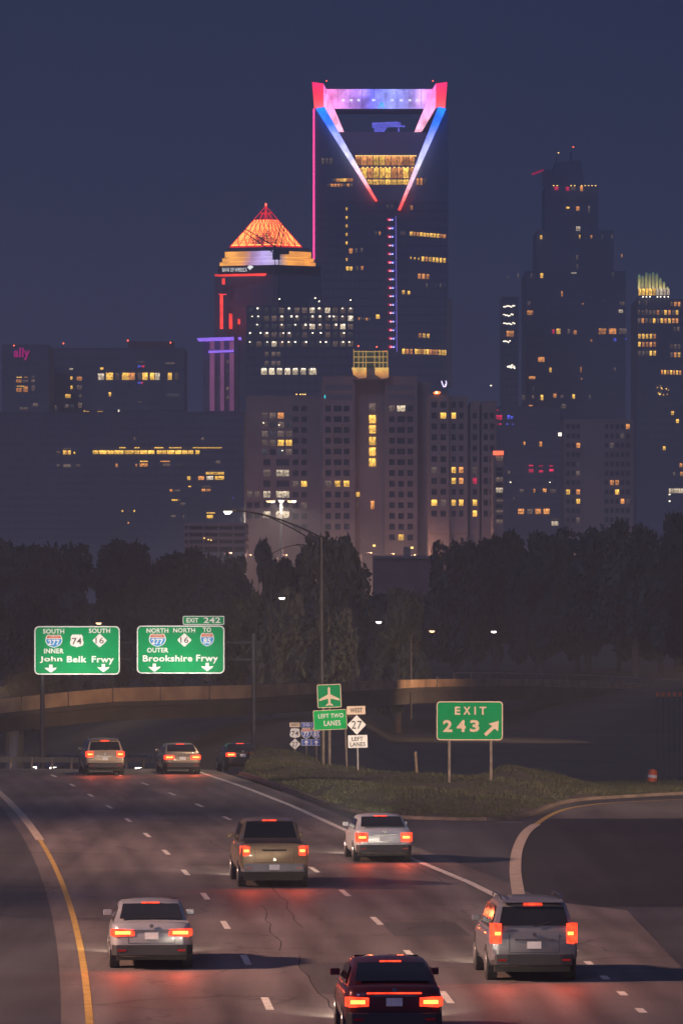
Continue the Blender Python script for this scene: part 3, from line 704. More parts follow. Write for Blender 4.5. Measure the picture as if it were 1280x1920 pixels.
# centre: twin winged hotel tower with a glass lantern
Yh = 1200
ht = thing('lantern_hotel', 'concrete hotel tower with two window wings and yellow lit glass lantern on top', 'building', (W(693,0,Yh).x, Yh, 0))
slab('centre_bay', rect(664,722,712,1190), Yh+3, Yh+25, M['conc'], ht)
slab('outer_bay', rect(600.5,606,716,1190), Yh+4, Yh+25, M['conc'], ht); slab('outer_bay', rect(781,806,716,1190), Yh+4, Yh+25, M['conc'], ht)
for xa, xb, xc in ((604,665,(615,633,649.5)),(721,782,(734.5,751.5,768.5))):
    slab('wing', rect(xa,xb,706,1190), Yh, Yh+25, M['conc'], ht)
    hs = [(x, 766+20.15*j, 10.5 if x != xc[1] or j > 5 else 15, 11) for j in range(13) for x in xc]
    lit = {}
    if xa == 604: near(lit, hs, [(633,907,'yellow'),(649,907,'yellow'),(615,907,'dim')])
    else: near(lit, hs, [(734,766,'dim'),(751,766,'white'),(751,1008,'yellow')])
    if xa == 604: hs_ = [h for h in hs if h[1] < 1000]
    else: hs_ = hs
    pierced(ht, xa, xb, 706, 1040, Yh, hs_, M['conc']); dark_lit(ht, hs_, Yh, lit)
    for k in range(2): slab('dark_band', rect(xa+5,xb-5,722+k*18,731+k*18), Yh-.62, Yh-.51, M['darkwall'], ht)
for y, k in ((764,'dim'),(786,'yellow'),(805,'yellow'),(827,'yellow'),(847,'yellow'),(867,'yellow'),(947,'orange')): win(ht, 698, y, 12 if y < 900 else 6, 15, k, Yh+3)
win(ht, 671, 927, 6, 8, 'yellow', Yh+3); win(ht, 669, 947, 3, 7, 'dim', Yh+3); win(ht, 609, 744, 2, 6, 'cyan', Yh, 'sign_lamp', .7)
# lantern
M['gold_glow'] = glow_mat('gold_floodlit_stone', [(0,(.35,.12,.03)),(.5,(.9,.38,.04)),(1,(1,.62,.12))], 2, .95, .4, .3)  # floodlight on the stone put in as glow, brighter towards the top
lan = slab('lantern_base', rect(661,726,691,712), Yh-2, Yh+16, M['darkwall'], ht)
for xa, xb in ((659,686.5),(702.5,728)):
    MB().hull([Vector((W(x, y, Yh).x, Yh+d, W(x, y, Yh).z)) for x, y in ((xa,690.5),(xb,690.5),(xb,709),((xa+xb)/2,711),(xa+3 if xa < 680 else xa,703),(xb if xa < 680 else xb-3,703)) for d in (-3.2, -2.1)]).build('lit_parapet', M['gold_glow'], lan)
    win(lan, (xa+xb)/2-(3 if xa < 680 else -3), 695, 6, 5, 'ydot', Yh-2.8, 'parapet_lamp')
M['teal'] = room_mat('lantern_glass', (.35, .42, .22), .16); M['gold_bar'] = lamp_mat('gold_lit_bar', (.85, .5, .12), .75)
xs_ = [663,672,680,686,702,711,718,726]
for i in range(7):
    for j in range(3):
        win(lan, (xs_[i]+xs_[i+1])/2, 685-10.5*j, xs_[i+1]-xs_[i]-1, 9.5, 'teal', Yh-1, 'lantern_pane', .2)
for x in xs_: slab('lantern_bar', rect(x-.6,x+.6,657 if x not in (663,) else 655,690.5), Yh-1.9, Yh-1.3, M['gold_bar'], lan)
for y in (659,669,679.5): slab('lantern_bar', rect(663,726,y-.6,y+.6), Yh-1.85, Yh-1.35, M['gold_bar'], lan)
for x, y in ((671.5,649),(706,650.5),(722,659)): win(lan, x, y, 2.4, 2.4, 'rdot', Yh-1, 'beacon')
# right: stepped apartment hotel
Yr = 1170
rt = thing('stepped_hotel', 'pinkish concrete hotel with four stepped window bays and orange roof lamp', 'building', (W(868,0,Yr).x, Yr, 0))
lit_all = [(813,881,'dim'),(830,779,'yellow'),(847,779,'yellow'),(852,881,'yellow'),(864,881,'orange'),(852,902,'yellow'),(864,902,'orange'),(852,943,'yellow'),(864,943,'yellow'),(814,943,'yellow'),(831,943,'dim'),(889,881,'dim'),(889,902,'red'),(889,963,'yellow'),(884,943,'yellow')]
for xa, xb, yt, cols, dy in ((803,841.5,740,(813.5,830.5),0),(842.5,876,743,(850,864),.8),(881.5,898,752,(889.5,),1.6),(903,930,752,(910,922),.4)):
    slab('bay', rect(xa,xb,yt,1190), Yr+dy, Yr+25, M['conc'], rt, Yref=Yr)
    hs = [(x, 759+20.4*j, 10.5 if xb-xa > 35 else 8, 11) for j in range(11) for x in cols if 759+20.4*j > yt+10]
    lit = {}
    near(lit, hs, [p for p in lit_all if xa < p[0] < xb])
    s_ = (Yr+dy)/Yr
    pierced(rt, xa, xb, yt, 1000, Yr+dy, hs, M['conc']); dark_lit(rt, hs, Yr+dy, lit)
for xa, xb in ((876.2,881.3),(898.2,902.8)): slab('recess', rect(xa,xb,760,1190), Yr+3, Yr+25, M['darkwall'], rt, Yref=Yr)
M['warm_glow'] = lamp_mat('orange_roof_lamp', (1, .2, .03), 3)
slab('roof_lamp', [(812,735.5),(818,733),(826,735),(824,738),(814,738)], Yr-1, Yr+2, M['warm_glow'], rt); win(rt, 818, 736, 4, 3, 'dot', Yr-1, 'roof_lamp_bulb')
M['lilac'] = lamp_mat('lilac_neon', (.75, .65, 1), 2.2)
P = lambda x, y: (lambda p: (p.x, Yr+6, p.z))(W(x, y, Yr))
ant = thing('neon_roof_ornament', 'small lilac neon antler shape glowing above the stepped hotel roof', 'sign', P(833,740))
mb = MB()
for a, b in (((828,712),(830,718)),((830,718),(832,723)),((832,723),(836,722.5)),((836,722.5),(837.5,717)),((837.5,717),(836.5,711.5)),((832,723),(831.5,720)),((835,718),(836,722))): mb.tube(P(*a), P(*b), .13, .13, 5)
mb.build('neon_tube', M['lilac'], ant)
MB().tube(P(834,740), P(834,723), .12).build('support', M['dsteel'], ant)
# red signed strip building
Ys = 1120
st = bldg('stair_tower', 'narrow building with glowing orange red sign over lit stair windows', 924, 943.5, 844, Ys, 15, M['conc'])
M['redsign'] = lamp_mat('orange_red_sign', (1, .16, .07), 1.9, var=.35, scale=.5)
slab('roof_sign', rect(924,943.5,845.5,853), Ys-1, Ys-.2, M['redsign'], st)
for y, h, k in ((860,8,'dim'),(899,8,'dim'),(919,8.5,'white'),(939,4,'dim'),(959,4,'dim'),(978,7,'dim')): win(st, 935.5, y, 12.5, h, k, Ys)
for y in (880,889,909,929,949,969): win(st, 935.5, y, 12.5, 7, 'pane', Ys)
slab('side_pier', rect(924,928.5,854,1000), Ys-1, Ys-.3, M['conc'], st)

# --- right-hand towers
def field(t, Yf, zf, k_, items):
    for u, v, w, h, key in items:
        x, y = zf(u, v); win(t, x, y, w*k_, h*k_, key, Yf)
z5 = zz(900, 260, .296875); z6 = zz(900, 660, .296875)
Yt = 1850
tt_ = thing('dark_stepped_tower', 'dark stepped skyscraper with scattered lights and red edge below its tip', 'skyscraper', (W(1080,0,Yt).x, Yt, 0))
slab('shaft', rect(985,1172,508,1190), Yt, Yt+45, M['darkwall'], tt_); slab('setback', rect(1006,1150,430,508), Yt+3, Yt+40, M['darkwall'], tt_, Yref=Yt)
slab('setback', rect(1022,1122,346,430), Yt+6, Yt+36, M['darkwall'], tt_, Yref=Yt); slab('crown', [(1042,300),(1090,296),(1098,346),(1034,346)], Yt+10, Yt+30, M['darkwall'], tt_, Yref=Yt)
slab('spire', rect(1072.6,1075.4,277,298), Yt+18, Yt+20, M['dsteel'], tt_, Yref=Yt); slab('aerial', rect(1044.8,1046.6,288,302), Yt+14, Yt+15, M['dsteel'], tt_, Yref=Yt)
win(tt_, 1074, 276, 3, 2.2, 'rdot', Yt, 'beacon'); win(tt_, 1046, 286.7, 2.6, 2, 'ydot', Yt, 'beacon')
M['crimson'] = lamp_mat('crimson_edge', (.55, .0, .07), .9)
slab('lit_edge', [(998,321.5),(1020,313.5),(1020,316.5),(998,325)], Yt+8, Yt+9, M['crimson'], tt_, Yref=Yt); slab('lit_edge_arm', rect(1018,1036,313.5,345.5), Yt+10, Yt+12, M['darkwall'], tt_, Yref=Yt)
for u in range(440, 740, 22): 
    if R.random() < .75: x, y = z5(u, 297); win(tt_, x, y, 2.4, 1.6, 'ydot', Yt, 'cornice_lamp')
field(tt_, Yt, z5, .296875, [(480,315,26,20,'red'),(550,318,20,26,'red'),(585,318,30,20,'dim'),(638,315,18,34,'orange'),(552,437,20,12,'yellow'),(614,442,20,26,'orange'),(685,445,12,40,'dim'),(617,569,26,28,'white'),(383,623,14,24,'yellow'),(626,620,8,22,'yellow'),(700,620,10,18,'orange'),(830,620,10,28,'dim'),(770,626,10,34,'faint'),(610,750,12,26,'dim'),(611,808,10,28,'dim'),(892,740,8,20,'orange'),(387,865,16,30,'yellow'),(322,865,8,28,'dim'),(238,868,8,26,'dim'),(174,876,8,20,'dim'),(836,862,10,34,'dim'),(590,849,34,7,'white'),(514,980,9,32,'orange'),(646,1044,10,10,'orange'),(305,1040,18,24,'dim'),(313,1099,36,28,'orange'),(886,1090,26,20,'white'),(895,1042,30,22,'dim'),(491,1217,26,34,'yellow'),(460,1218,12,26,'red'),(558,1218,16,30,'dim'),(598,1224,18,24,'orange'),(770,1217,46,36,'orange'),(834,1217,46,34,'orange'),(898,1216,48,36,'dim'),(848,1271,16,18,'blue'),(917,1266,10,8,'blue'),(700,1276,10,14,'orange'),(440,1100,30,10,'faint'),(780,1024,20,10,'faint'),(384,1395,40,30,'orange')])
field(tt_, Yt, z6, .296875, [(442,114,14,28,'yellow'),(634,112,8,34,'orange'),(638,170,6,8,'orange'),(848,108,10,18,'dim'),(326,163,40,16,'orange'),(332,232,12,26,'faint'),(272,287,20,28,'dim'),(332,285,14,24,'dim'),(388,288,16,32,'yellow'),(470,276,20,24,'orange'),(588,281,15,26,'yellow'),(514,281,16,16,'dim'),(691,283,6,26,'dim'),(318,345,22,20,'orange'),(525,342,28,28,'dim')])
Yw = 1760
wt_ = bldg('slim_glass_tower', 'slim dark tower with glittering white balcony lights left of stepped skyscraper', 940, 972, 556, Yw, 25, M['glass'])
for v, n_ in ((1060,8),(1114,7),(1167,8),(1277,5)):
    for k in range(n_): x, y = z5(148+k*9.5, v+R.uniform(-6,9)); win(wt_, x, y, 2.2, 2, 'dot', Yw, 'balcony_lamp')
for u in (172,188,203): x, y = z5(u, 1232); win(wt_, x, y, 4, 10.5, 'orange', Yw)
for k in range(14): x, y = z6(155+R.uniform(0,62), 90+R.uniform(-8,16)); win(wt_, x, y, 2.2, 1.8, 'dot', Yw, 'balcony_lamp')
x, y = z6(60, 212); win(wt_, x-2+4, y, 3, 2, 'dot', Yw, 'balcony_lamp')
mullions(wt_, 941, 971, 560, 900, Yw, 8, 15)
Yf_ = 1640
ft = bldg('fin_crown_tower', 'tower at the right edge with green gold finned glass crown and window grid', 1193, 1292, 560, Yf_, 35, M['darkwall'])
fins = glow_mat('gold_green_fin', [(0,(.95,.75,.25)),(.35,(.55,.5,.12)),(.8,(.22,.25,.08)),(1,(.02,.22,.16))], 2, .95, .5, .4)
for i in range(9):
    yt = 513 + (0 if 1 < i < 6 else 4) + max(0, i-5)*7 + R.uniform(-2,2)
    slab('crown_fin', [(1195.5+i*6.6,yt),(1197.6+i*6.6,yt-2.5),(1199.8+i*6.6,yt+1),(1199.8+i*6.6,541),(1195.5+i*6.6,541)], Yf_-1, Yf_+.6, fins, ft)
    win(ft, 1198.5+i*6.6, 548, 5.2, 12.5 - (1 if i > 7 else 0), 'white' if i > 4 else 'yellow', Yf_, 'crown_window', 1.2)
for x in (1204,1210.5,1217,1231,1237,1244,1251): win(ft, x, 557, 2.2, 2.2, 'dot', Yf_, 'crown_lamp', 1.4)
slab('crown_side', rect(1256,1292,562,566), Yf_-.5, Yf_-.05, M['mull'], ft)
for v, ua, ub in ((1050,1205,1262),(1105,1000,1262),(1157,1000,1262),(1210,1225,1262),(1255,1003,1100),(1306,1003,1122),(1362,1003,1122),(1320,1205,1262),(1372,1205,1262)):
    u = ua
    while u <= ub:
        x, y = z5(u, v); win(ft, x, y-2, 4.4, 8.6, R.choice(['dim','orange','yellow','dim']), Yf_); u += 24
for v in (1040,1090,1150): 
    for u in (1003,1048): x, y = z5(u, v-4); win(ft, x, y, 2.4, 7, 'dim', Yf_)
for i in range(7): x, y = z6(1146+i*19, 127+i*.6); win(ft, x, y, 3.4, 7.6, ['orange','yellow'][i % 2], Yf_)
for k in range(22): x, y = z6(1103+R.uniform(0,90), 206+R.uniform(0,80)); win(ft, x, y, 1.8, 2, R.choice(['ydot','yellow','dim']), Yf_, 'balcony_lamp')
for i in range(6): x, y = z6(1196+i*15, 877); win(ft, x, y, 3.6, 8.5, 'white', Yf_)
for u, v, k in ((1212,386,'yellow'),(1243,437,'yellow'),(1159,608,'yellow'),(1265,715,'orange'),(1268,770,'orange'),(1222,772,'dim')): x, y = z6(u, v); win(ft, x, y, 5 if k != 'dim' else 3, 7, k, Yf_)
dots(ft, [z6(1193,900), z6(1193,942)], Yf_, s=2.6, name='door_lamp')
Ya = 1400
at = bldg('brown_apartment_block', 'faint brown apartment slab with a column of lit rooms', 1056, 1186, 786, Ya, 30, M['conc'])
hs = [(x, 800+17.5*j, 7, 9) for j in range(11) for x in (1064,1074,1083,1136,1146,1156,1166,1176)]
lit = {}
near(lit, hs, [(1083,838,'orange'),(1083,876,'faint'),(1083,892,'dim'),(1083,916,'orange'),(1083,942,'yellow'),(1066,930,'yellow'),(1083,968,'dim'),(1151,838,'dim'),(1160,905,'orange'),(1151,905,'orange'),(1152,930,'yellow'),(1162,942,'orange'),(1172,942,'orange'),(1186,942,'dim'),(1166,812,'dim'),(1176,800,'orange')])
pierced(at, 1056, 1186, 786, 1000, Ya, hs, M['conc']); dark_lit(at, hs, Ya, lit)
Yb = 1300
bt = bldg('red_lit_block', 'low dark block with magenta and blue neon rows behind the stair tower', 921, 1050, 762, Yb, 30, M['darkwall'])
field(bt, Yb, z6, .296875, [(98,410,16,26,'red'),(112,412,14,26,'red'),(128,414,16,30,'red'),(178,412,16,26,'blue'),(198,414,14,18,'blue'),(95,456,18,8,'red'),(124,456,18,8,'red'),(170,456,14,7,'blue'),(204,458,10,10,'blue'),(104,368,24,6,'red'),(278,577,10,20,'orange'),(380,582,16,30,'orange'),(319,718,26,8,'red'),(319,750,28,20,'red'),(382,720,26,6,'red'),(382,754,26,14,'red'),(446,720,24,6,'red'),(448,748,26,16,'red'),(180,760,14,18,'dim'),(260,876,24,16,'dim'),(340,876,12,24,'orange'),(405,874,22,22,'orange'),(458,878,38,22,'dim'),(256,1007,36,32,'orange'),(312,1007,32,30,'dim'),(364,1007,36,32,'orange'),(417,1007,38,32,'orange'),(470,1083,42,26,'white'),(470,1055,44,6,'dim'),(212,926,8,10,'dim')])
win(bt, 1049, 814.5, 5.5, 6, 'dot', Yb, 'sign_lamp'); dots(bt, [z6(438,823), z6(190,822)], Yb, s=1.8)
# --- left-hand buildings
zl = zz(0, 620, .15625); zL = zz(0, 600, .359375)
Yl = 1520
lt = bldg('magenta_signed_tower', 'dark office with magenta four letter roof sign at the left edge', 4, 92, 646, Yl, 30, M['darkwall'])
M['magenta'] = lamp_mat('magenta_letters', (.30, .0, .13), 1.3)
text('lettering', 'ally', 26, 56.5, 652, 675, Yl-.8, M['magenta'], lt, .035)
win(lt, 27, 648, 2.4, 2.4, 'rdot', Yl, 'beacon')
field(lt, Yl, zl, .15625, [(235,560,60,8,'yellow'),(315,560,40,8,'orange'),(230,606,62,34,'orange'),(310,606,70,28,'dim'),(402,556,40,14,'dim'),(402,604,40,34,'dim'),(250,668,90,10,'yellow'),(232,712,66,46,'orange'),(312,702,52,66,'orange'),(402,690,40,66,'dim'),(290,934,100,26,'dim'),(324,1022,30,70,'yellow'),(442,1000,34,44,'yellow'),(410,1004,22,38,'orange'),(430,890,60,40,'dim'),(118,1238,36,38,'orange'),(194,1238,28,36,'orange'),(265,1470,48,36,'yellow'),(318,1452,16,66,'dim'),(430,1495,150,20,'dim'),(295,1746,70,12,'dim'),(135,690,36,40,'faint')])
Ym = 1560
mt_ = bldg('beacon_office', 'wide dark office with red roof beacons and one bright row of windows', 94, 346, 652, Ym, 30, M['darkwall'])
slab('rooftop_plant', rect(240,326,640,651.8), Ym+5, Ym+15, M['brick'], mt_)
for x, y in ((119.5,644),(240,638.5),(320,642.5)): win(mt_, x, y, 2.6, 2.6, 'rdot', Ym, 'beacon')
for x, y0_ in ((119.5,652),): slab('aerial', rect(x-.4,x+.4,645,y0_), Ym+1, Ym+1.5, M['dsteel'], mt_)
field(mt_, Ym, zl, .15625, [(858,462,40,20,'white'),(957,456,24,20,'faint'),(860,570,24,36,'yellow'),(955,576,60,46,'orange'),(862,682,24,40,'yellow'),(955,682,60,52,'dim'),(818,785,64,44,'yellow'),(966,784,34,34,'dim'),(965,896,44,60,'dim'),(1040,966,66,10,'yellow'),(1205,966,60,14,'yellow'),(1216,553,74,76,'white'),(1225,456,36,22,'yellow'),(620,922,130,44,'dim'),(805,905,40,40,'dim'),(870,905,40,40,'faint')])
for u, w, k in ((573,36,'yellow'),(614,20,'dim'),(655,34,'yellow'),(688,32,'orange'),(732,26,'dim'),(758,26,'yellow'),(795,22,'yellow'),(822,24,'white'),(887,20,'yellow'),(922,18,'dim')): x, y = zL(u, 294); win(mt_, x, y, w*.36, 13, k, Ym)
field(mt_, Ym, zL, .359375, [(728,243,16,10,'blue'),(748,243,14,9,'red'),(728,329,16,10,'blue'),(742,329,10,9,'red'),(738,219,40,6,'dim'),(888,227,50,8,'dim'),(575,387,12,20,'yellow'),(905,394,60,18,'faint'),(730,428,20,4,'dim'),(620,474,8,8,'dot')])
Yk = 1150
kt = bldg('long_office_block', 'long low dark office with one bright amber ribbon of windows', -20, 458, 772, Yk, 30, M['darkwall'])
slab('roof_rail', rect(160,340,769.5,771), Yk, Yk+.3, M['dsteel'], kt)
u = 484
for w in (34,38,36,50,50,26,40,36,24,26,40,34,28,30,22): 
    x, y = zL(u+w/2, 690); win(kt, x, y, w*.34, 6.5, 'yellow' if u < 1030 else 'orange', Yk); u += w+2+(8 if R.random() < .2 else 0)
for u, w in ((640,36),(715,28),(830,50),(915,70),(1035,60),(1110,100)): x, y = zL(u, 667); win(kt, x, y, w*.34, 1.8, 'yellow', Yk, 'light_strip')
field(kt, Yk, zL, .359375, [(338,691,14,20,'yellow'),(350,691,9,20,'orange'),(364,691,14,20,'yellow'),(350,672,40,5,'dim'),(390,693,8,9,'yellow'),(305,690,18,12,'dim'),(352,761,40,14,'dim'),(305,758,14,9,'dim'),(410,759,20,12,'dim'),(610,759,10,18,'orange'),(712,758,8,14,'orange'),(750,757,40,16,'orange'),(752,738,40,5,'yellow'),(862,738,50,5,'orange'),(870,756,40,12,'dim'),(940,758,30,20,'faint'),(1138,742,24,16,'dim'),(1122,800,94,13,'yellow'),(986,825,16,18,'yellow'),(1050,825,30,18,'orange'),(1096,824,34,18,'white'),(1146,824,46,18,'yellow'),(893,890,14,12,'orange'),(925,890,28,8,'dim'),(1062,888,20,12,'orange'),(1088,888,20,12,'orange'),(990,869,14,5,'yellow'),(1078,870,40,5,'dim'),(912,940,30,6,'yellow'),(936,940,16,6,'dim'),(955,960,26,14,'dim'),(1095,1026,32,16,'yellow'),(1100,1007,44,6,'yellow'),(1100,1024,8,10,'white'),(905,1024,24,10,'dim'),(958,1026,8,16,'dim'),(985,1026,6,16,'faint'),(703,620,12,14,'dim'),(1057,620,14,14,'dim'),(640,997,7,8,'yellow'),(671,997,5,7,'dim'),(702,997,6,8,'yellow'),(671,1059,6,9,'orange')])
dots(kt, [zL(1218,929)], Yk, 'blue', 2, 'sign_lamp')
mullions(lt, 5, 91, 648, 900, Yl, 10.5, 17); mullions(mt_, 95, 345, 655, 900, Ym, 12.5, 17); mullions(kt, -19, 457, 775, 1010, Yk, 12, 14.5)
mullions(tt_, 986, 1171, 510, 900, Yt, 9.3, 17); mullions(ft, 1194, 1291, 563, 960, Yf_, 6.7, 14.5); mullions(bt, 922, 1049, 764, 1000, Yb, 9, 13)
# parking deck and low roofs before the towers
Yd = 1000
dk = thing('parking_deck', 'open concrete parking deck with bright edges left of floodlight mast', 'building', (W(405,0,Yd).x, Yd, 0))
for k in range(4): slab('deck_edge', rect(345,461,980+k*13,986+k*13), Yd, Yd+30, M['conc'], dk); slab('deck_void', rect(346,460,986.1+k*13,992.9+k*13), Yd+2, Yd+29, M['sblack'], dk, Yref=Yd)
for x in (352,380,408,436,458): slab('deck_column', rect(x,x+3,986,1060), Yd+.5, Yd+1.5, M['conc'], dk, Yref=Yd)
dots(dk, [(383,1009),(396,1013),(391,1012)], Yd, 'ydot', 2.2, 'deck_lamp')
br = bldg('brick_low_building', 'low brown brick building under the twin winged hotel', 700, 832, 1046, 800, 20, M['brick'])
slab('parapet', rect(698,834,1042,1047), 799.4, 800-.05, M['conc'], br); slab('stair_head', rect(757,770,1025,1042), 803, 806, M['conc'], br, Yref=800)
win(br, 772, 1027, 5, 3, 'ydot', 800, 'door_lamp'); win(br, 824, 1043, 9, 2.6, 'orange', 800, 'light_strip', .8); win(br, 701, 1023, 5, 3, 'ydot', 800, 'door_lamp'); 

# ------------------------------------------------------------------ bridge
def zpx(y, Y): return CH - (y-HY)*Y/F
bridge_tab = [(-60,1318,326),(0,1311,330),(110,1299,336),(210,1290,342),(350,1287,350),(480,1284,358),(600,1280,370),(720,1275.5,385),(830,1273,410),(960,1272.5,435),(1100,1276,458),(1210,1281,476),(1330,1288,492)]
bp = [Vector(((x-640)*Y/F, Y, zpx(y, Y))) for x, y, Y in bridge_tab]
bz = lambda x: lerp_tab(x, [(p.x, p.z) for p in bp]); by = lambda x: lerp_tab(x, [(p.x, p.y) for p in bp])
bt_ = thing('overpass', 'curved concrete overpass crossing behind the green signs', 'bridge', (0, 345, -5))
bdrop = lambda x: -.12 + .32*max(0, min(1, (x+8)/14))   # the parapet is lower towards the right
def bseg(x0, x1, top, bot, front, back, n=1):
    mb = MB()
    for k in range(n):
        a, b = x0+(x1-x0)*k/n, x0+(x1-x0)*(k+1)/n
        mb.hull([Vector((x, by(x)+d, bz(x)+z+(0 if z >= 0 else bdrop(x)))) for x in (a, b) for d in (front, back) for z in (top, bot)])
    return mb
M['dconc'] = pmat('shaded_underside_concrete', (0.05, 0.047, 0.045), 0.9, var=.3, scale=.5)  # shade under the overpass put into a dark concrete colour
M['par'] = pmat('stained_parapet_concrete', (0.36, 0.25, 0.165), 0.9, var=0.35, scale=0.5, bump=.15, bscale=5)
def X_(x): # photo column -> X on the bridge front
    return lerp_tab(x, [(r[0], p.x) for r, p in zip(bridge_tab, bp)])
cuts = [-60,40,128,212,300,392,478,560,654,688,740,818,900,990,1080,1170,1260,1330]
for a, b in zip(cuts, cuts[1:]):
    g0 = .03 if b not in (688,) else .06
    bseg(X_(a)+g0, X_(b)-g0, 0, -.86, 0, .3, 2).build('parapet_panel', M['par'], bt_)
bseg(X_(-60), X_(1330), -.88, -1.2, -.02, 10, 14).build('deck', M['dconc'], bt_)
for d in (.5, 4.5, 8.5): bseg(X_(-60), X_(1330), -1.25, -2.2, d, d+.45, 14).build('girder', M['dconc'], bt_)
for xp in (20, 655, 1150):
    for d in (1.2, 6.5):
        X = X_(xp); MB().tube((X, by(X)+d, -6), (X, by(X)+d, bz(X)-2.2), .5, .5, 12).build('pier', M['conc2'], bt_)
for xp in (655, 818):
    X = X_(xp); MB().tube((X, by(X)-.05, bz(X)-.9), (X, by(X)-.05, bz(X)+.25), .07).build('joint_post', M['dsteel'], bt_)
a = bseg(X_(850), X_(1330), .55, .48, .1, .18, 6).build('hand_rail', M['steel'], bt_)
for k in range(18):
    X = X_(850)+(X_(1330)-X_(850))*k/17; MB().tube((X, by(X)+.14, bz(X)), (X, by(X)+.14, bz(X)+.5), .03, .03, 5).build('rail_post', M['steel'], bt_)
# reflector blocks on the ramp far right
for k in range(5):
    x = 1232+k*10.5; q = W(x, 1302, 300)
    t = thing('delineator', ['leftmost','second','middle','fourth','rightmost'][k]+' of five orange reflector blocks on stakes at the far right', 'reflector', (q.x, 300, -2.8), group='reflector blocks at the far right')
    MB().box(q.x-.11, q.x+.11, 300, 300.15, q.z-.14, q.z+.14).build('reflector_block', M['sred'], t); MB().tube((q.x,300.2,-2.8),(q.x,300.2,q.z),.03).build('stake', M['dsteel'], t)

ADDED_SIGN_LIGHTS = []
# ------------------------------------------------------------------ guide signs
def shield_i(t, x0, x1, y0, y1, Y, num, blue, bold=.03):
    """interstate shield"""
    cx = (x0+x1)/2; w = (x1-x0)/2; h = y1-y0
    def outline(k):
        r = []
        for fx, fy in ((-.78,.02),(-.5,.0),(-.25,.05),(0,.0),(.25,.05),(.5,.0),(.78,.02),(.94,.2),(1.0,.42),(.94,.62),(.72,.8),(.4,.92),(0,1.0),(-.4,.92),(-.72,.8),(-.94,.62),(-1.0,.42),(-.94,.2)):
            r.append((cx+fx*w*k, (y0+y1)/2+(fy-.5)*h*k))
        return r
    s = slab('route_shield', outline(1.0), Y-.012, Y-.004, M['swhite'], t)
    o = outline(.9); yy = y0+h*.30
    top = [p for p in o if p[1] <= yy]; low = [p for p in o if p[1] > yy]
    xl = min(p[0] for p in o)+w*.06; xr = max(p[0] for p in o)-w*.06
    top_pts = [p for p in o[:7]] + [o[7]] + [(xr, yy-h*.02), (xl, yy-h*.02)] + [o[17]]
    slab('shield_band', top_pts, Y-.018, Y-.0125, M['sred'], s)
    slab('shield_field', [(xl-.2, yy+h*.03), (xr+.2, yy+h*.03)] + [o[8],o[9],o[10],o[11],o[12],o[13],o[14],o[15],o[16]], Y-.018, Y-.0125, blue, s)
    text('shield_numeral', num, cx-w*(.68 if len(num) > 2 else .55), cx+w*(.68 if len(num) > 2 else .55), y0+h*.38, y0+h*.80, Y-.026, M['swhite'], s, bold)
    text('shield_word', 'INTERSTATE', cx-w*.55, cx+w*.55, y0+h*.11, y0+h*.21, Y-.024, M['swhite'], s, .01)
def shield_us(t, x0, x1, y0, y1, Y, num, mat):
    cx = (x0+x1)/2; w = (x1-x0)/2; h = y1-y0; o = []
    for fx, fy in ((-.62,.0),(-.4,.06),(-.18,.0),(0,.05),(.18,.0),(.4,.06),(.62,.0),(.9,.2),(.84,.4),(1.0,.62),(.88,.82),(.5,.9),(.15,.92),(0,1.0),(-.15,.92),(-.5,.9),(-.88,.82),(-1.0,.62),(-.84,.4),(-.9,.2)): o.append((cx+fx*w, y0+fy*h))
    s = slab('route_shield', o, Y-.012, Y-.004, M['swhite'], t)
    text('shield_numeral', num, cx-w*.68, cx+w*.68, y0+h*.28, y0+h*.76, Y-.02, mat, s, .012)
def diamond(t, x0, x1, y0, y1, Y, num, mat, edge=False):
    cx, cy_ = (x0+x1)/2, (y0+y1)/2; e = 1.6
    s = slab('route_diamond', [(cx-e,y0+e*.5),(cx,y0),(cx+e,y0+e*.5),(x1-e*.5,cy_-e),(x1,cy_),(x1-e*.5,cy_+e),(cx+e,y1-e*.5),(cx,y1),(cx-e,y1-e*.5),(x0+e*.5,cy_+e),(x0,cy_),(x0+e*.5,cy_-e)], Y-.012, Y-.004, M['swhite'], t)
    w = (x1-x0)*.29; text('diamond_numeral', num, cx-w, cx+w, cy_-(y1-y0)*.22, cy_+(y1-y0)*.22, Y-.02, mat, s, .006)
def arrow_down(t, x0, x1, y0, y1, Y):
    cx = (x0+x1)/2; w = x1-x0; h = y1-y0
    slab('arrow', [(cx-w*.14,y0),(cx+w*.14,y0),(cx+w*.14,y0+h*.42),(x1,y0+h*.36),(x1-w*.1,y0+h*.55),(cx,y1),(x0+w*.1,y0+h*.55),(x0,y0+h*.36),(cx-w*.14,y0+h*.42)], Y-.016, Y-.004, M['swhite'], t)
def panel(t, x0, x1, y0, y1, Y, field_, border, r=.28, b=2.2, rot=0, name='panel'):
    a, c = W(x0, y1, Y), W(x1, y0, Y); cx, cz, w, h = (a.x+c.x)/2, (a.z+c.z)/2, c.x-a.x, c.z-a.z; k = b*Y/F
    p = MB().prism(rrect(cx, cz, w, h, r), Y+.0, Y+.05).build(name, border, t)
    MB().prism(rrect(cx, cz, w-2*k, h-2*k, max(.02, r-k)), Y-.004, Y-.0005).build('sign_face', field_, p)
    return p
Yg = 285
s1 = thing('overhead_sign', 'left green overhead sign to John Belk Frwy with two down arrows', 'road sign', tuple(W(145,1265,Yg)), group='overhead guide signs')
panel(s1, 65, 225, 1174, 1265, Yg, M['green'], M['swhite'])
T = lambda t, s, x0, x1, y0, y1, Y, m='swhite', b=.025, n='lettering': text(n, s, x0, x1, y0, y1, Y-.012, M[m], t, b, Yref=Y)
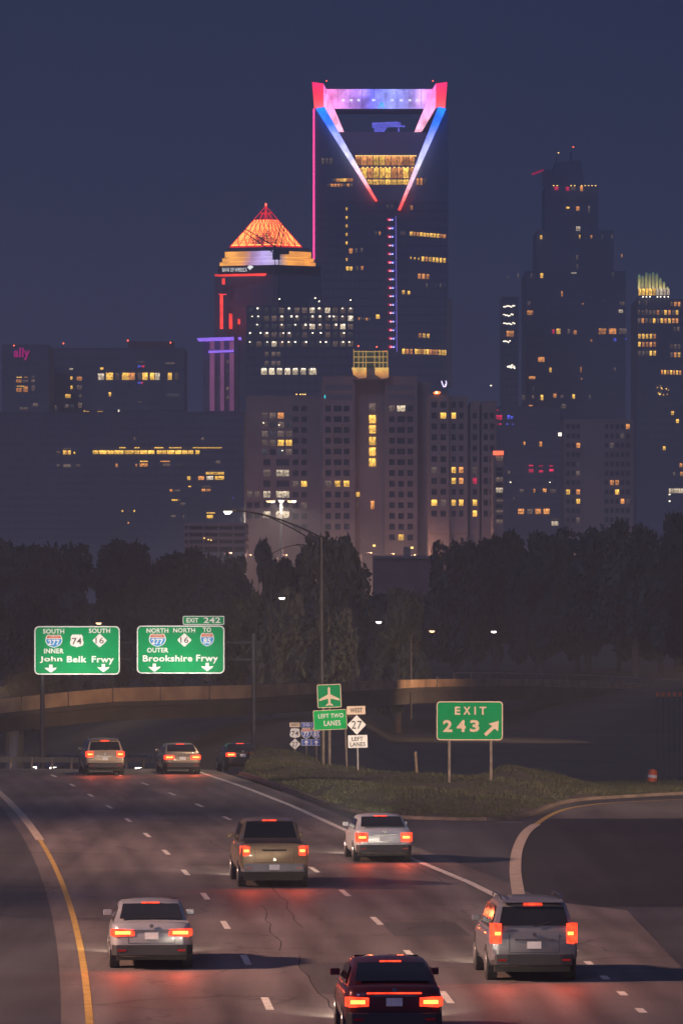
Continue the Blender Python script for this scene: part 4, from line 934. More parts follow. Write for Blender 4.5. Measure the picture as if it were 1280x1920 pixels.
T(s1,'SOUTH',81,121,1179.5,1188,Yg); T(s1,'SOUTH',167,207,1178.5,1187,Yg); T(s1,'INNER',83,120,1216,1225,Yg)
shield_i(s1,85.5,117.5,1190,1214.5,Yg,'277',M['slblue']); shield_us(s1,131.5,157.5,1189,1214.5,Yg,'74',M['sbrown']); diamond(s1,174,200.5,1188.5,1213.5,Yg,'16',M['sbrown'])
T(s1,'John',75,117,1230.5,1243,Yg,b=.022); T(s1,'Belk',126,163,1230,1242,Yg,b=.022); T(s1,'Frwy',172.5,214,1230,1246,Yg,b=.022)
arrow_down(s1,84,107.5,1246,1261.5,Yg); arrow_down(s1,182.5,206,1245,1260.5,Yg)
s2 = thing('overhead_sign', 'right green overhead sign to Brookshire Frwy with exit 242 tab', 'road sign', tuple(W(339,1263,Yg)), group='overhead guide signs')
panel(s2, 257, 421, 1173, 1263, Yg, M['green'], M['swhite'])
tab = panel(s2, 343, 420.5, 1155, 1171.5, Yg, M['green'], M['swhite'], .08, 1.4, name='exit_tab'); tab['label'] = 'exit 242 tab above the sign'
T(tab,'EXIT',350,372,1158.8,1167.3,Yg); T(tab,'242',382,413.5,1157.5,1168,Yg,b=.022)
T(s2,'NORTH',275,316,1178,1186.5,Yg); T(s2,'NORTH',325,366,1177.5,1186,Yg); T(s2,'TO',380.5,396,1176.5,1185,Yg); T(s2,'OUTER',276,316,1214.5,1223.5,Yg)
shield_i(s2,279.5,311.5,1188,1213,Yg,'277',M['slblue']); diamond(s2,333,359,1187.5,1212.5,Yg,'16',M['sbrown']); shield_i(s2,375.5,401.5,1186.5,1212,Yg,'85',M['slblue'])
T(s2,'Brookshire',268,361,1228.5,1240.5,Yg,b=.022); T(s2,'Frwy',368,409,1227.5,1244,Yg,b=.022)
arrow_down(s2,278,301.5,1244,1260,Yg); arrow_down(s2,377,400.5,1243,1259,Yg)
# gantry that carries them
gt = thing('sign_gantry', 'dark steel gantry carrying the two overhead green signs', 'gantry', tuple(W(80,1450,Yg)))
gz = prof(Yg)-.5
for x in (80, 476):
    q = W(x, 1200, Yg+1.2); MB().tube((q.x, Yg+1.2, gz), (q.x, Yg+1.2, q.z+.4), .16, .13, 12).build('post', M['dsteel'], gt)
xa, xb = W(80,0,Yg).x, W(476,0,Yg).x
for y in (1205, 1237): z_ = zpx(y, Yg); MB().tube((xa, Yg+1.2, z_), (xb+.3, Yg+1.2, z_), .07, .07, 8).build('chord', M['dsteel'], gt)
n = 14
for k in range(n):
    a, b = xa+(xb-xa)*k/n, xa+(xb-xa)*(k+1)/n; za, zb_ = zpx(1205,Yg), zpx(1237,Yg)
    if k % 2: za, zb_ = zb_, za
    MB().tube((a, Yg+1.2, za), (b, Yg+1.2, zb_), .035, .035, 6).build('brace', M['dsteel'], gt)
for x in (90,145,200,280,340,400):
    X = W(x,0,Yg).x; MB().box(X-.05, X+.05, Yg+.055, Yg+1.12, zpx(1206,Yg), zpx(1204,Yg)).box(X-.05,X+.05,Yg+.055,Yg+.14,zpx(1258,Yg),zpx(1180,Yg)).build('sign_bracket', M['dsteel'], gt)
# lights added on outrigger arms below each panel, standing in for reflective faces
for x in (95,145,195,290,340,390):
    X = W(x,0,Yg).x; z_ = zpx(1272,Yg); yy = Yg-2.6
    MB().tube((X,Yg+1.2,zpx(1237,Yg)),(X,Yg+.2,z_-.05),.025,.025,6).tube((X,Yg+.2,z_-.05),(X,yy,z_-.05),.025,.025,6).build('added_light_arm', M['dsteel'], gt)
    lb = MB().box(X-.2,X+.2,yy-.1,yy+.06,z_-.07,z_+.03).build('added_sign_light', M['dsteel'], gt)
    ADDED_SIGN_LIGHTS.append((gt, Vector((X,yy,z_+.06)), Vector((X,Yg,zpx(1200,Yg)))))
# exit 243
Ye = 212
s3 = thing('exit_sign', 'green exit 243 sign with slanting arrow on two posts', 'road sign', tuple(W(880,1480,Ye)))
panel(s3, 818, 942, 1315, 1388, Ye, M['green'], M['scream'], .16, 1.9)
for s, x0, x1 in (('E',852,862.5),('X',868,881.5),('I',888.5,891.5),('T',898,911)): T(s3,s,x0,x1,1325,1340,Ye,'scream',.03)
for s, x0, x1 in (('2',830,847.5),('4',855.5,872.5),('3',880.5,898)): T(s3,s,x0,x1,1350,1372.5,Ye,'scream',.035)
slab('arrow', [(906.5,1376),(922,1361.5),(915,1357),(934.5,1351.5),(933,1371),(926.5,1366),(911,1380.5)], Ye-.016, Ye-.004, M['scream'], s3)
for x, yb in ((842,1482),(920,1468)):
    q = W(x, yb, Ye); MB().box(q.x-.055, q.x+.055, Ye+.055, Ye+.15, 0, zpx(1330,Ye)).build('post', M['rust'], s3)
# airport and left two lanes
Yx = 238
s4 = thing('airport_sign', 'square green airport sign with aeroplane above a left two lanes plate', 'road sign', tuple(W(618,1440,Yx)))
def turn(o, cx, cy_, Y, deg):
    """turn a finished plate (and what is on it) about its centre, as it hangs crooked on its post"""
    c = W(cx, cy_, Y)-WL[o.name]; o.matrix_basis = Matrix.Translation(c) @ Matrix.Rotation(rad(deg), 4, 'Y') @ Matrix.Translation(-c)
pl = panel(s4, 594.5, 639.5, 1283, 1327, Yx, M['green'], M['scream'], .06, 1.4, name='airport_plate')
cx = 617
half = [(0,1288),(1.8,1289.5),(2.4,1293),(2.4,1302),(19,1310.5),(19,1314),(2.6,1310),(2.0,1318),(6.5,1321.5),(6.5,1323.8),(0,1322.3)]
slab('aeroplane_symbol', [(cx+a, b) for a, b in half] + [(cx-a, b) for a, b in reversed(half[1:-1])], Yx-.016, Yx-.005, M['scream'], pl)
turn(pl, 617, 1305, Yx, -2.0)
p2 = panel(s4, 587.5, 650, 1331, 1368.5, Yx, M['green2'], M['scream'], .05, 1.0, name='lane_plate')
T(p2,'LEFT TWO',597,644,1338,1346.5,Yx,'swhite',.015); T(p2,'LANES',607,638,1351,1361,Yx,'swhite',.015); turn(p2, 618, 1350, Yx, -2.6)
for x in (606,617.5,646): q = W(x, 1450, Yx+.1); MB().tube((q.x+(.12 if x > 640 else 0), Yx+.12, -.2), (q.x, Yx+.12, zpx(1334 if x > 640 else 1290,Yx)), .05 if x > 640 else .07).build('post', M['rust'], s4)
# west 27 assembly
Yn = 226
s5 = thing('route_marker', 'white west 27 left lanes marker stacked on a leaning post', 'road sign', tuple(W(671,1447,Yn)), group='small route markers')
w1 = panel(s5, 649.5, 685, 1323.5, 1340, Yn, M['scream'], M['sblack'], .03, .5, name='direction_plate'); T(w1,'WEST',656,679,1327.5,1336,Yn,'sblack',.02); turn(w1, 667, 1332, Yn, -1.5)
d1 = slab('diamond_edge', [(668.5,1341),(686,1359),(668.5,1377),(651,1359)], Yn-.003, Yn+.03, M['sblack'], s5); diamond(d1,651.6,685.4,1341.6,1376.4,Yn,'27',M['sblack'])
w2 = panel(s5, 652, 689, 1378, 1402.5, Yn, M['swhite'], M['sblack'], .03, .5, name='lane_plate'); T(w2,'LEFT',659.5,680.5,1381.5,1389,Yn,'sblack',.02); T(w2,'LANES',656,684.5,1391.5,1399.5,Yn,'sblack',.02); turn(w2, 670, 1390, Yn, -1.5)
q = W(671, 1460, Yn); MB().tube((q.x, Yn+.06, -.1), (W(668.5,0,Yn).x, Yn+.06, zpx(1326,Yn)), .045).build('post', M['steel'], s5)
# far small assemblies
Yz = 262
def far_marker(label, x, word, wx, kind, num, last, posty):
    t = thing('route_marker', label, 'road sign', tuple(W(x, posty, Yz)), group='small route markers')
    if word: p = panel(t, wx[0], wx[1], 1354.5, 1363.8, Yz, M['scream'] if word == 'WEST' else M['sblue'], M['sblack'] if word == 'WEST' else M['swhite'], .02, .4, name='direction_plate'); T(p, word, wx[0]+3, wx[1]-3, 1356.5, 1361.5, Yz, 'sblack' if word == 'WEST' else 'swhite', .015)
    else: panel(t, wx[0], wx[1], 1354.5, 1363.8, Yz, M['sblue'], M['swhite'], .02, .4, name='direction_plate')
    if kind == 'us': shield_us(t, x-10, x+10, 1365, 1384.5, Yz, num, M['sblack'])
    else: shield_i(t, x-9.6, x+9.6, 1365, 1385, Yz, num, M['sblue'])
    if last == 'diamond': diamond(t, x-9.8, x+9.8, 1385.5, 1405, Yz, '27', M['sblack'])
    else:
        p = panel(t, x-9, x+9, 1386, 1398, Yz, M['sblue'], M['swhite'], .02, .5, name='arrow_plate')
        slab('arrow', [(x-1.2,1396.5),(x-1.2,1392),(x-4.5,1392.5),(x,1387.5),(x+4.5,1392.5),(x+1.2,1392),(x+1.2,1396.5)], Yz-.014, Yz-.005, M['swhite'], p)
    q = W(x, posty, Yz); MB().tube((q.x, Yz+.06, -2), (q.x, Yz+.06, zpx(1356,Yz)), .05 if kind == 'us' else .035).build('post', M['rust'], t)
far_marker('small west 74 and 27 route marker, leftmost of three', 553, 'WEST', (542.5,562.5), 'us', '74', 'diamond', 1438)
far_marker('small blue 77 route marker with up arrow', 574, 'TO', (564.5,583.5), 'i', '77', 'arrow', 1430)
far_marker('small blue 85 route marker partly hidden by left two lanes plate', 593, None, (584.5,600), 'i', '85', 'arrow', 1430)
# timber stake
q = W(782, 1455, 232); tag(MB().hull([Vector((q.x+a, 232+b, -.2)) for a in (-.06,.06) for b in (0,.1)] + [Vector((W(778.5,0,232).x+a, 232+b, zpx(1410,232)+c)) for a, c in ((-.055,.0),(.055,.03)) for b in (0,.09)]).build('stake', M['wood']), 'weathered timber stake leaning in the grass', 'stake')
# traffic drums
M['drum_o'] = pmat('orange_plastic', (0.75, 0.12, 0.03), 0.5, var=.1); M['drum_w'] = pmat('white_reflective_band', (.8,.75,.65), .4, var=.1)
def drum(label, x, y, Y, w, h, tilt):
    q = W(x, y, Y); t = thing('traffic_drum', label, 'traffic drum', tuple(q), group='traffic drums'); t.rotation_euler = (0, rad(tilt), 0)
    r = w*Y/F/2; H = h*Y/F
    b = MB().lathe([(r*1.08,0),(r*1.08,H*.06),(r,H*.08),(r*.98,H*.3),(r*.95,H*.32),(r*.92,H*.62),(r*.89,H*.64),(r*.86,H*.93),(r*.7,H)], (0,0,0), 20).build('body', M['drum_o'], t, local=True, smooth=False)
    MB().lathe([(r*.955,H*.36),(r*.945,H*.60)], (0,0,0), 20).build('reflective_band', M['drum_w'], t, local=True)
    MB().box(-r*.35, r*.35, -.02, .02, H, H*1.07).build('handle', M['drum_o'], t, local=True)
drum('tilted orange and white traffic drum in the dark right of the exit sign', 1221, 1466, 258, 18.5, 22, 6)
drum('tiny orange traffic drum behind the far right car', 417, 1437, 275, 6, 22, 0)

# ------------------------------------------------------------------ lamps
LK = 1.0
M['lens'] = lamp_mat('lamp_lens_white', (1, .92, .8), 9, 'NONE'); M['lensw'] = lamp_mat('lamp_lens_warm', (1, .62, .32), 3.2, 'NONE')
def spot(name, parent, loc, aim, power, col, angle, blend=1.0, r=.15):
    d = bpy.data.lights.new(name, 'SPOT'); d.energy = power; d.color = col; d.spot_size = rad(angle); d.spot_blend = blend; d.shadow_soft_size = r
    o = bpy.data.objects.new(name, d); C.objects.link(o); o.parent = parent
    loc, aim = Vector(loc), Vector(aim)
    o.location = loc-WL[parent.name]; o.rotation_euler = (aim-loc).to_track_quat('-Z', 'Y').to_euler()
    return o
def cobra(name, label, base, top, head, power, col=(1,.72,.45), twin=False, lens='lens', cat='street lamp', size=1.0, angle=130, group='street lamps', aim=None):
    """street lamp: pole, curved arm of one or two rods, cobra head with lens"""
    base, top, head = Vector(base), Vector(top), Vector(head)
    t = thing(name, label, cat, tuple(base), group=group)
    MB().tube(base, top, .13*size, .08*size, 10).build('pole', M['dsteel'], t)
    pts = []
    for i in range(13):
        s_ = i/12; p = top.lerp(head, s_); p.z = top.z+(head.z-top.z)*(1-(1-s_)**1.7); pts.append(p)
    MB().path(pts, .045*size).build('arm', M['dsteel'], t)
    if twin:
        low = [p - Vector((0,0,.42*(1-i/8.0)+.0)) for i, p in enumerate(pts[:9])]; MB().path(low, .035*size).build('lower_arm', M['dsteel'], t)
        for i in (3, 6): MB().tube(pts[i], low[i], .02).build('arm_strut', M['dsteel'], t)
    d = (head-top); d.z = 0; d.normalize(); s_ = Vector((-d.y, d.x, 0))
    h = MB().hull([head+d*a+s_*b+Vector((0,0,c)) for a, b, c in ((-.1,.06,.05),(-.1,-.06,.05),(.1,.16,.1),(.1,-.16,.1),(.6,.13,.04),(.6,-.13,.04),(.1,.17,-.03),(.1,-.17,-.03),(.6,.14,-.03),(.6,-.14,-.03),(-.1,.05,-.02),(-.1,-.05,-.02))]).build('lamp_head', M['dsteel'], t)
    lz = MB().hull([head+d*a+s_*b+Vector((0,0,c)) for a, b, c in ((.12,.13,-.032),(.12,-.13,-.032),(.56,.11,-.032),(.56,-.11,-.032),(.25,.1,-.17),(.25,-.1,-.17),(.48,.08,-.17),(.48,-.08,-.17))]).build('lens', M[lens], h)
    if power: spot('lamp_light', t, head+d*.35+Vector((0,0,-.16)), aim or head+d*.35+Vector((0,-.0,-5)), power, col, angle, 1, .2)
    return t
Yl_ = 242
cobra('street_lamp', 'tall street lamp with double rod arm behind the airport sign', (W(604.5,0,Yl_).x, Yl_, -.3), W(602,1008,Yl_), W(440,957.5,Yl_), 6000, twin=True)
for label, x, y, Y, dx, dzt, pw, lens in (
    ('bright warm street lamp just above the left overhead sign', 178, 1167, 392, 1.6, .5, 1200, 'lensw'),
    ('warm street lamp over the dark trees right of the airport sign', 802, 1182, 396, 1.4, .4, 900, 'lensw'),
    ('small white street lamp above the airport sign', 702, 1165, 392, 1.6, .5, 500, 'lens'),
    ('faint street lamp left of the tall lamp pole', 521, 1120, 392, 1.8, .6, 400, 'lens'),
    ('dimmest street lamp over the trees left of the exit sign edge', 918, 1183, 430, 1.6, .5, 200, 'lens')):
    h = W(x, y, Y); cobra('street_lamp', label, (h.x-dx, Y+.5, -1), (h.x-dx, Y+.5, h.z-dzt), h, pw, lens=lens, size=.8)
h = W(556, 1022, 380); cobra('street_lamp', 'unlit curved street lamp arm over the tree tops', (W(508,0,380).x, 380, -1), W(509,1039,380), h, 0, lens='steel', size=.8)
for p_, l_, a_ in ADDED_SIGN_LIGHTS: spot('added_sign_beam', p_, l_, a_, 350, (1,.93,.8), 120, .6, .12)
h = Vector((-22.4, 300, 3.2)); cobra('street_lamp', 'added unseen lamp for the overpass left of the frame', (-26, 300, -5), (-26, 300, 2.8), h, 130000, (1,.54,.24), lens='lensw', size=.9, angle=30, aim=(-9.2, 353, 2.2))  # unseen low lamp added to brighten the left parapet
names = ['parking deck','concrete block corner pier','left part of the concrete block','floodlight mast','right part of the concrete block','round tree','left hotel wing','hotel entrance','brick stair head','right hotel wing','left bay of the stepped hotel','middle bay of the stepped hotel','stair tower','red lit block','left part of brown apartment slab','right part of brown apartment slab']
for k, (x, y, Y) in enumerate(((430,1036,970),(468,1040,1205),(500,1040,1205),(535,1040,1205),(575,1040,1205),(615,1040,1165),(655,1038,1165),(693,1036,1165),(735,1038,1165),(775,1040,1165),(815,1040,1135),(850,1038,1135),(900,1036,1090),(1000,1036,1250),(1075,1040,1350),(1150,1040,1350))):
    h = W(x, y, Y)
    t = cobra('street_lamp', 'warm street lamp in town at the foot of the '+names[k], (h.x-2, Y+.3, 0), (h.x-2, Y+.3, h.z-.6), h, 0, lens='lensw', size=1.2)
    d = bpy.data.lights.new('lamp_light', 'POINT'); d.energy = 2300; d.color = (1,.48,.33); d.shadow_soft_size = .4
    o = bpy.data.objects.new('lamp_light', d); C.objects.link(o); o.parent = t; o.location = h-Vector((0,.3,.5))-WL[t.name]
h = Vector((29.6, 378, 3.4)); cobra('street_lamp', 'added unseen lamp for the overpass right of the frame', (33, 378, -3), (33, 378, 3.0), h, 100000, (1,.56,.3), lens='lensw', size=.9, angle=44, aim=(5, 404, 1.6))  # second unseen low lamp, added for the right part of the parapet
# high mast with a ring of floodlights
Yk_ = 1150
hm = thing('high_mast_light', 'white high mast floodlight glowing before the concrete blocks', 'light mast', (W(527,0,Yk_).x, Yk_, 0), group='high mast lights')
tp = W(527, 937, Yk_)
MB().tube((tp.x, Yk_, 0), tp, .5, .3, 12).build('mast', M['steel'], hm)
MB().lathe([(.3,-.3),(2.2,-.25),(2.3,0),(.4,.15)], tp, 16).build('lamp_ring', M['steel'], hm)
for k in range(8):
    a = 2*math.pi*k/8; c = tp+Vector((math.cos(a)*3.0, math.sin(a)*2.4, -.2))
    f_ = MB().lathe([(.25,.4),(.6,.0)], c, 10).build('floodlight', M['steel'], hm); MB().lathe([(.58,-.02),(.55,-.3),(.25,-.5)], c, 10).build('lens', M['lensw' if k % 3 else 'lens'], f_)
spot('mast_light', hm, tp+Vector((0,0,-.6)), tp+Vector((0,0,-9)), 150000, (1,.80,.58), 172, .35, .8)
def side_mast(label, x, y, zt, aim, power, col, angle):  # unseen masts standing in for street lighting and sign reflection
    t = thing('high_mast_light', label, 'light mast', (x, y, -.5), group='high mast lights')
    MB().tube((x,y,-.5), (x,y,zt), .3, .15, 12).build('mast', M['steel'], t); MB().lathe([(.2,-.25),(1.2,-.2),(1.2,0),(.3,.1)], (x,y,zt), 16).build('lamp_ring', M['steel'], t)
    for k in range(6):
        a = 2*math.pi*k/6; c = Vector((x+math.cos(a)*1.4, y+math.sin(a)*1.4, zt-.2)); f_ = MB().lathe([(.16,.25),(.34,.0)], c, 10).build('floodlight', M['steel'], t); MB().lathe([(.31,-.02),(.1,-.14)], c, 10).build('lens', M['lensw'], f_)
    spot('mast_light', t, (x, y, zt-.8), aim, power, col, angle, 1.0, 2.2)
side_mast('nearer stand-in mast light out of frame left of the freeway', -62, 92, 30, (1.0, 111, 0), 660000, (1,.58,.42), 44)
side_mast('farther stand-in mast light out of frame left of the freeway', -70, 152, 30, (-2.0, 160, 0), 520000, (1,.58,.42), 46)
side_mast('stand-in mast light out of frame right of the exit ramp', 62, 150, 27, (2.5, 222, 1.5), 480000, (1,.68,.47), 42)

# ------------------------------------------------------------------ trees
def leaf_crown(seed, n, rx, rz, clumps):
    r = np.random.default_rng(seed); vs = []; fs = []
    cs = []
    for k in range(clumps):
        a = r.random()*6.283; rr = math.sqrt(r.random())*.86; zc = r.random()
        cs.append((math.cos(a)*rr*rx*(1-.35*zc), math.sin(a)*rr*rx*(1-.35*zc), rz*(.15+.75*zc), (.13+.2*r.random())*rx))
    per = n//clumps
    for cx, cy_, cz, cr in cs:
        d = r.normal(size=(per,3)); d /= np.linalg.norm(d, axis=1)[:,None]; p = d*(r.random(per)**.45)[:,None]*cr*np.array([1,1,.8])
        for i in range(per):
            c = Vector((cx+p[i,0], cy_+p[i,1], cz+p[i,2])); u = Vector(r.normal(size=3)).normalized(); v = u.orthogonal().normalized(); s = .1+.16*r.random()
            k = len(vs); vs += [c-u*s*1.5, c+v*s*.8, c+u*s*1.5, c-v*s*.8]; fs.append((k,k+1,k+2,k+3))
    me = bpy.data.meshes.new('crown'); me.from_pydata([tuple(v) for v in vs], [], fs); me.update(); me.materials.append(M['leaf']); return me
M['leaf'] = pmat('dark_leaf', (0.034, 0.052, 0.046), 0.7, var=.4, scale=.8); M['bark'] = pmat('grey_bark', (.09,.07,.055), .9, var=.3, scale=3, bump=.3)
crowns = [leaf_crown(3, 9000, 3.4, 7, 46), leaf_crown(8, 9000, 3.8, 6.5, 52), leaf_crown(14, 8000, 2.6, 8, 40), leaf_crown(21, 8000, 3.2, 6, 36)]
def trunk_mesh(seed):
    r = random.Random(seed); mb = MB(); mb.tube((0,0,0),(.1,.05,3.0),.26,.18,8); mb.tube((.1,.05,3.0),(.0,.1,7.5),.18,.05,7)
    for k in range(6):
        a = r.random()*6.28; z = 2.4+k*.7; mb.tube((.05,.05,z),(math.cos(a)*1.9,math.sin(a)*1.9,z+1.7),.09,.03,5)
    me = bpy.data.meshes.new('trunk'); me.from_pydata([tuple(v) for v in mb.v], [], mb.f); me.update(); me.materials.append(M['bark']); return me
trunks = [trunk_mesh(1), trunk_mesh(2)]
def tree(label, x, ytop, Y, width, ci):
    zt = zpx(ytop, Y); zb = ground_h((x-640)*Y/F, Y)-.2; H = zt-zb
    t = thing('tree', label, 'tree', ((x-640)*Y/F, Y, zb), R.random()*6.28, group='trees before the skyline')
    cr_ = crowns[ci]; dims = [max(v.co[k] for v in cr_.vertices) for k in (0,2)]
    k = max(.3, H/9.6); o = bpy.data.objects.new('trunk', trunks[ci % 2]); C.objects.link(o); o.parent = t; o.scale = (k,k,k)
    o = bpy.data.objects.new('crown', cr_); C.objects.link(o); o.parent = t
    kz = H*.93/dims[1]; kx = width*Y/F/2/(dims[0]); o.scale = (kx, kx, kz); o.location = (0,0,H*.06)
for a in (
  ('round dark tree standing before the tall lamp pole arm', 625, 989, 430, 150, 1), ('thin ragged tree top left of the tall lamp arm', 497, 1000, 470, 60, 2),
  ('dark tree at far left edge below the long office', 20, 1000, 520, 170, 0), ('dark tree over the left half of the left overhead sign', 112, 1008, 500, 160, 1),
  ('dark tree over the gap between the overhead signs', 232, 1004, 520, 170, 3), ('dark tree above the exit 242 tab', 335, 1018, 500, 150, 0),
  ('dark tree below the parking deck', 418, 1030, 480, 130, 1), ('broad dark tree under the high mast light', 545, 1028, 460, 120, 0),
  ('low dark tree under the brick building', 745, 1092, 420, 130, 3), ('dark tree right of the brick building', 850, 1000, 470, 110, 1),
  ('dark tree under the stair tower', 930, 985, 490, 150, 0), ('dark tree under the red lit block', 1012, 988, 480, 140, 3),
  ('dark tree under the brown apartment slab', 1100, 975, 500, 160, 1), ('dark tree left of the right frame edge', 1190, 962, 490, 150, 0), ('dark tree cut by the right frame edge', 1272, 952, 510, 170, 3)):
    tree(*a)
for k, x in enumerate(range(-10, 1330, 78)):                         # lower row of scrubby trees behind the overpass
    yt = 1085 + R.uniform(-22, 25) + (25 if 560 < x < 820 else 0)
    nm = ['far left edge','left post of the sign gantry','left overhead sign','gap left of the right overhead sign','right overhead sign','exit 242 tab','right gantry post','small route markers','airport sign','west 27 marker','bare stake','left end of exit sign','exit sign','right end of exit sign','dark bank right of exit sign','tilted drum','right frame edge','outer right edge']
    tree('low scrubby tree behind the overpass above the '+nm[k % len(nm)], x, yt, 405+R.uniform(-5,20)+(x > 640)*100, 125, R.randrange(4))

# ------------------------------------------------------------------ vehicles
def paint(name, col): 
    m = pmat(name, col, .3, .35, var=.06, scale=.6, spec=.5); m.node_tree.nodes['Principled BSDF'].inputs['Coat Weight'].default_value = .6; return m
M['rubber'] = pmat('tyre_rubber', (.02,.02,.02), .85); M['trim'] = pmat('black_trim', (.025,.025,.028), .55); M['rim'] = pmat('alloy_rim', (.45,.45,.46), .3, .9)
M['cglass'] = pmat('tinted_car_glass', (.015,.017,.02), .06, var=.2, spec=.8); M['plate'] = pmat('licence_plate', (.75,.74,.7), .4, var=.08, scale=9)
M['tail'] = lamp_mat('tail_lamp_lit', (1, .045, .015), 2.6, 'NONE', .45, 7); M['taily'] = lamp_mat('tail_lamp_core', (1, .32, .06), 4, 'NONE'); M['chrome'] = pmat('chrome_trim', (.7,.7,.7), .15, 1.0)
M['bumper'] = pmat('dull_steel_bumper', (.22,.22,.23), .5, .5)
M['taild'] = pmat('red_lamp_lens', (.35,.01,.01), .2); M['head'] = lamp_mat('head_lamp_lit', (1,.93,.8), 8, 'NONE'); M['rev'] = pmat('clear_lamp_lens', (.6,.6,.6), .15)
SPEC = {
 'sedan': dict(L=4.75, W=1.84, H=1.46, belt=.98, st=[(-2.37,.74,.46,.86),(-2.33,.88,.36,.98),(-2.18,.96,.28,1.04),(-1.6,1,.24,1.03),(0,1,.22,.98),(1.0,1,.22,.95),(1.7,.985,.24,.87),(2.15,.93,.28,.77),(2.36,.78,.36,.66)],
   gh=[(-1.95,1.03,1.0),(-1.55,1.23,.96),(-1.05,1.40,.9),(-.5,1.455,.86),(.1,1.44,.86),(.5,1.34,.9),(1.05,.97,.97)], tl=(.70,.93,.50), rw=(.12,.92)),
 'suv': dict(L=4.75, W=1.92, H=1.74, belt=1.1, st=[(-2.37,.82,.48,.95),(-2.34,.93,.40,1.08),(-2.2,.985,.32,1.12),(-1.5,1,.28,1.12),(0,1,.27,1.1),(1.0,1,.27,1.07),(1.7,.99,.3,1.01),(2.15,.94,.34,.93),(2.37,.8,.4,.8)],
   gh=[(-2.28,1.11,1.0),(-2.16,1.4,.97),(-2.02,1.64,.91),(-1.7,1.73,.87),(-.2,1.74,.87),(.35,1.60,.9),(1.1,1.08,.98)], tl=(.86,1.16,.34), rw=(.12,.86)),
 'pickup': dict(L=5.7, W=2.0, H=1.88, belt=1.22, st=[(-2.85,.92,.62,1.2),(-2.83,.97,.5,1.27),(-2.6,1,.46,1.28),(-1.0,1,.42,1.26),(0,1,.4,1.24),(1.4,1,.4,1.2),(2.1,.99,.42,1.14),(2.6,.95,.44,1.06),(2.85,.84,.5,.9)],
   gh=[(-.85,1.25,.96),(-.72,1.6,.93),(-.55,1.83,.88),(-.1,1.88,.86),(.7,1.86,.86),(1.15,1.65,.9),(1.7,1.2,.97)], tl=(.92,1.22,.22), rw=(.10,.90))}
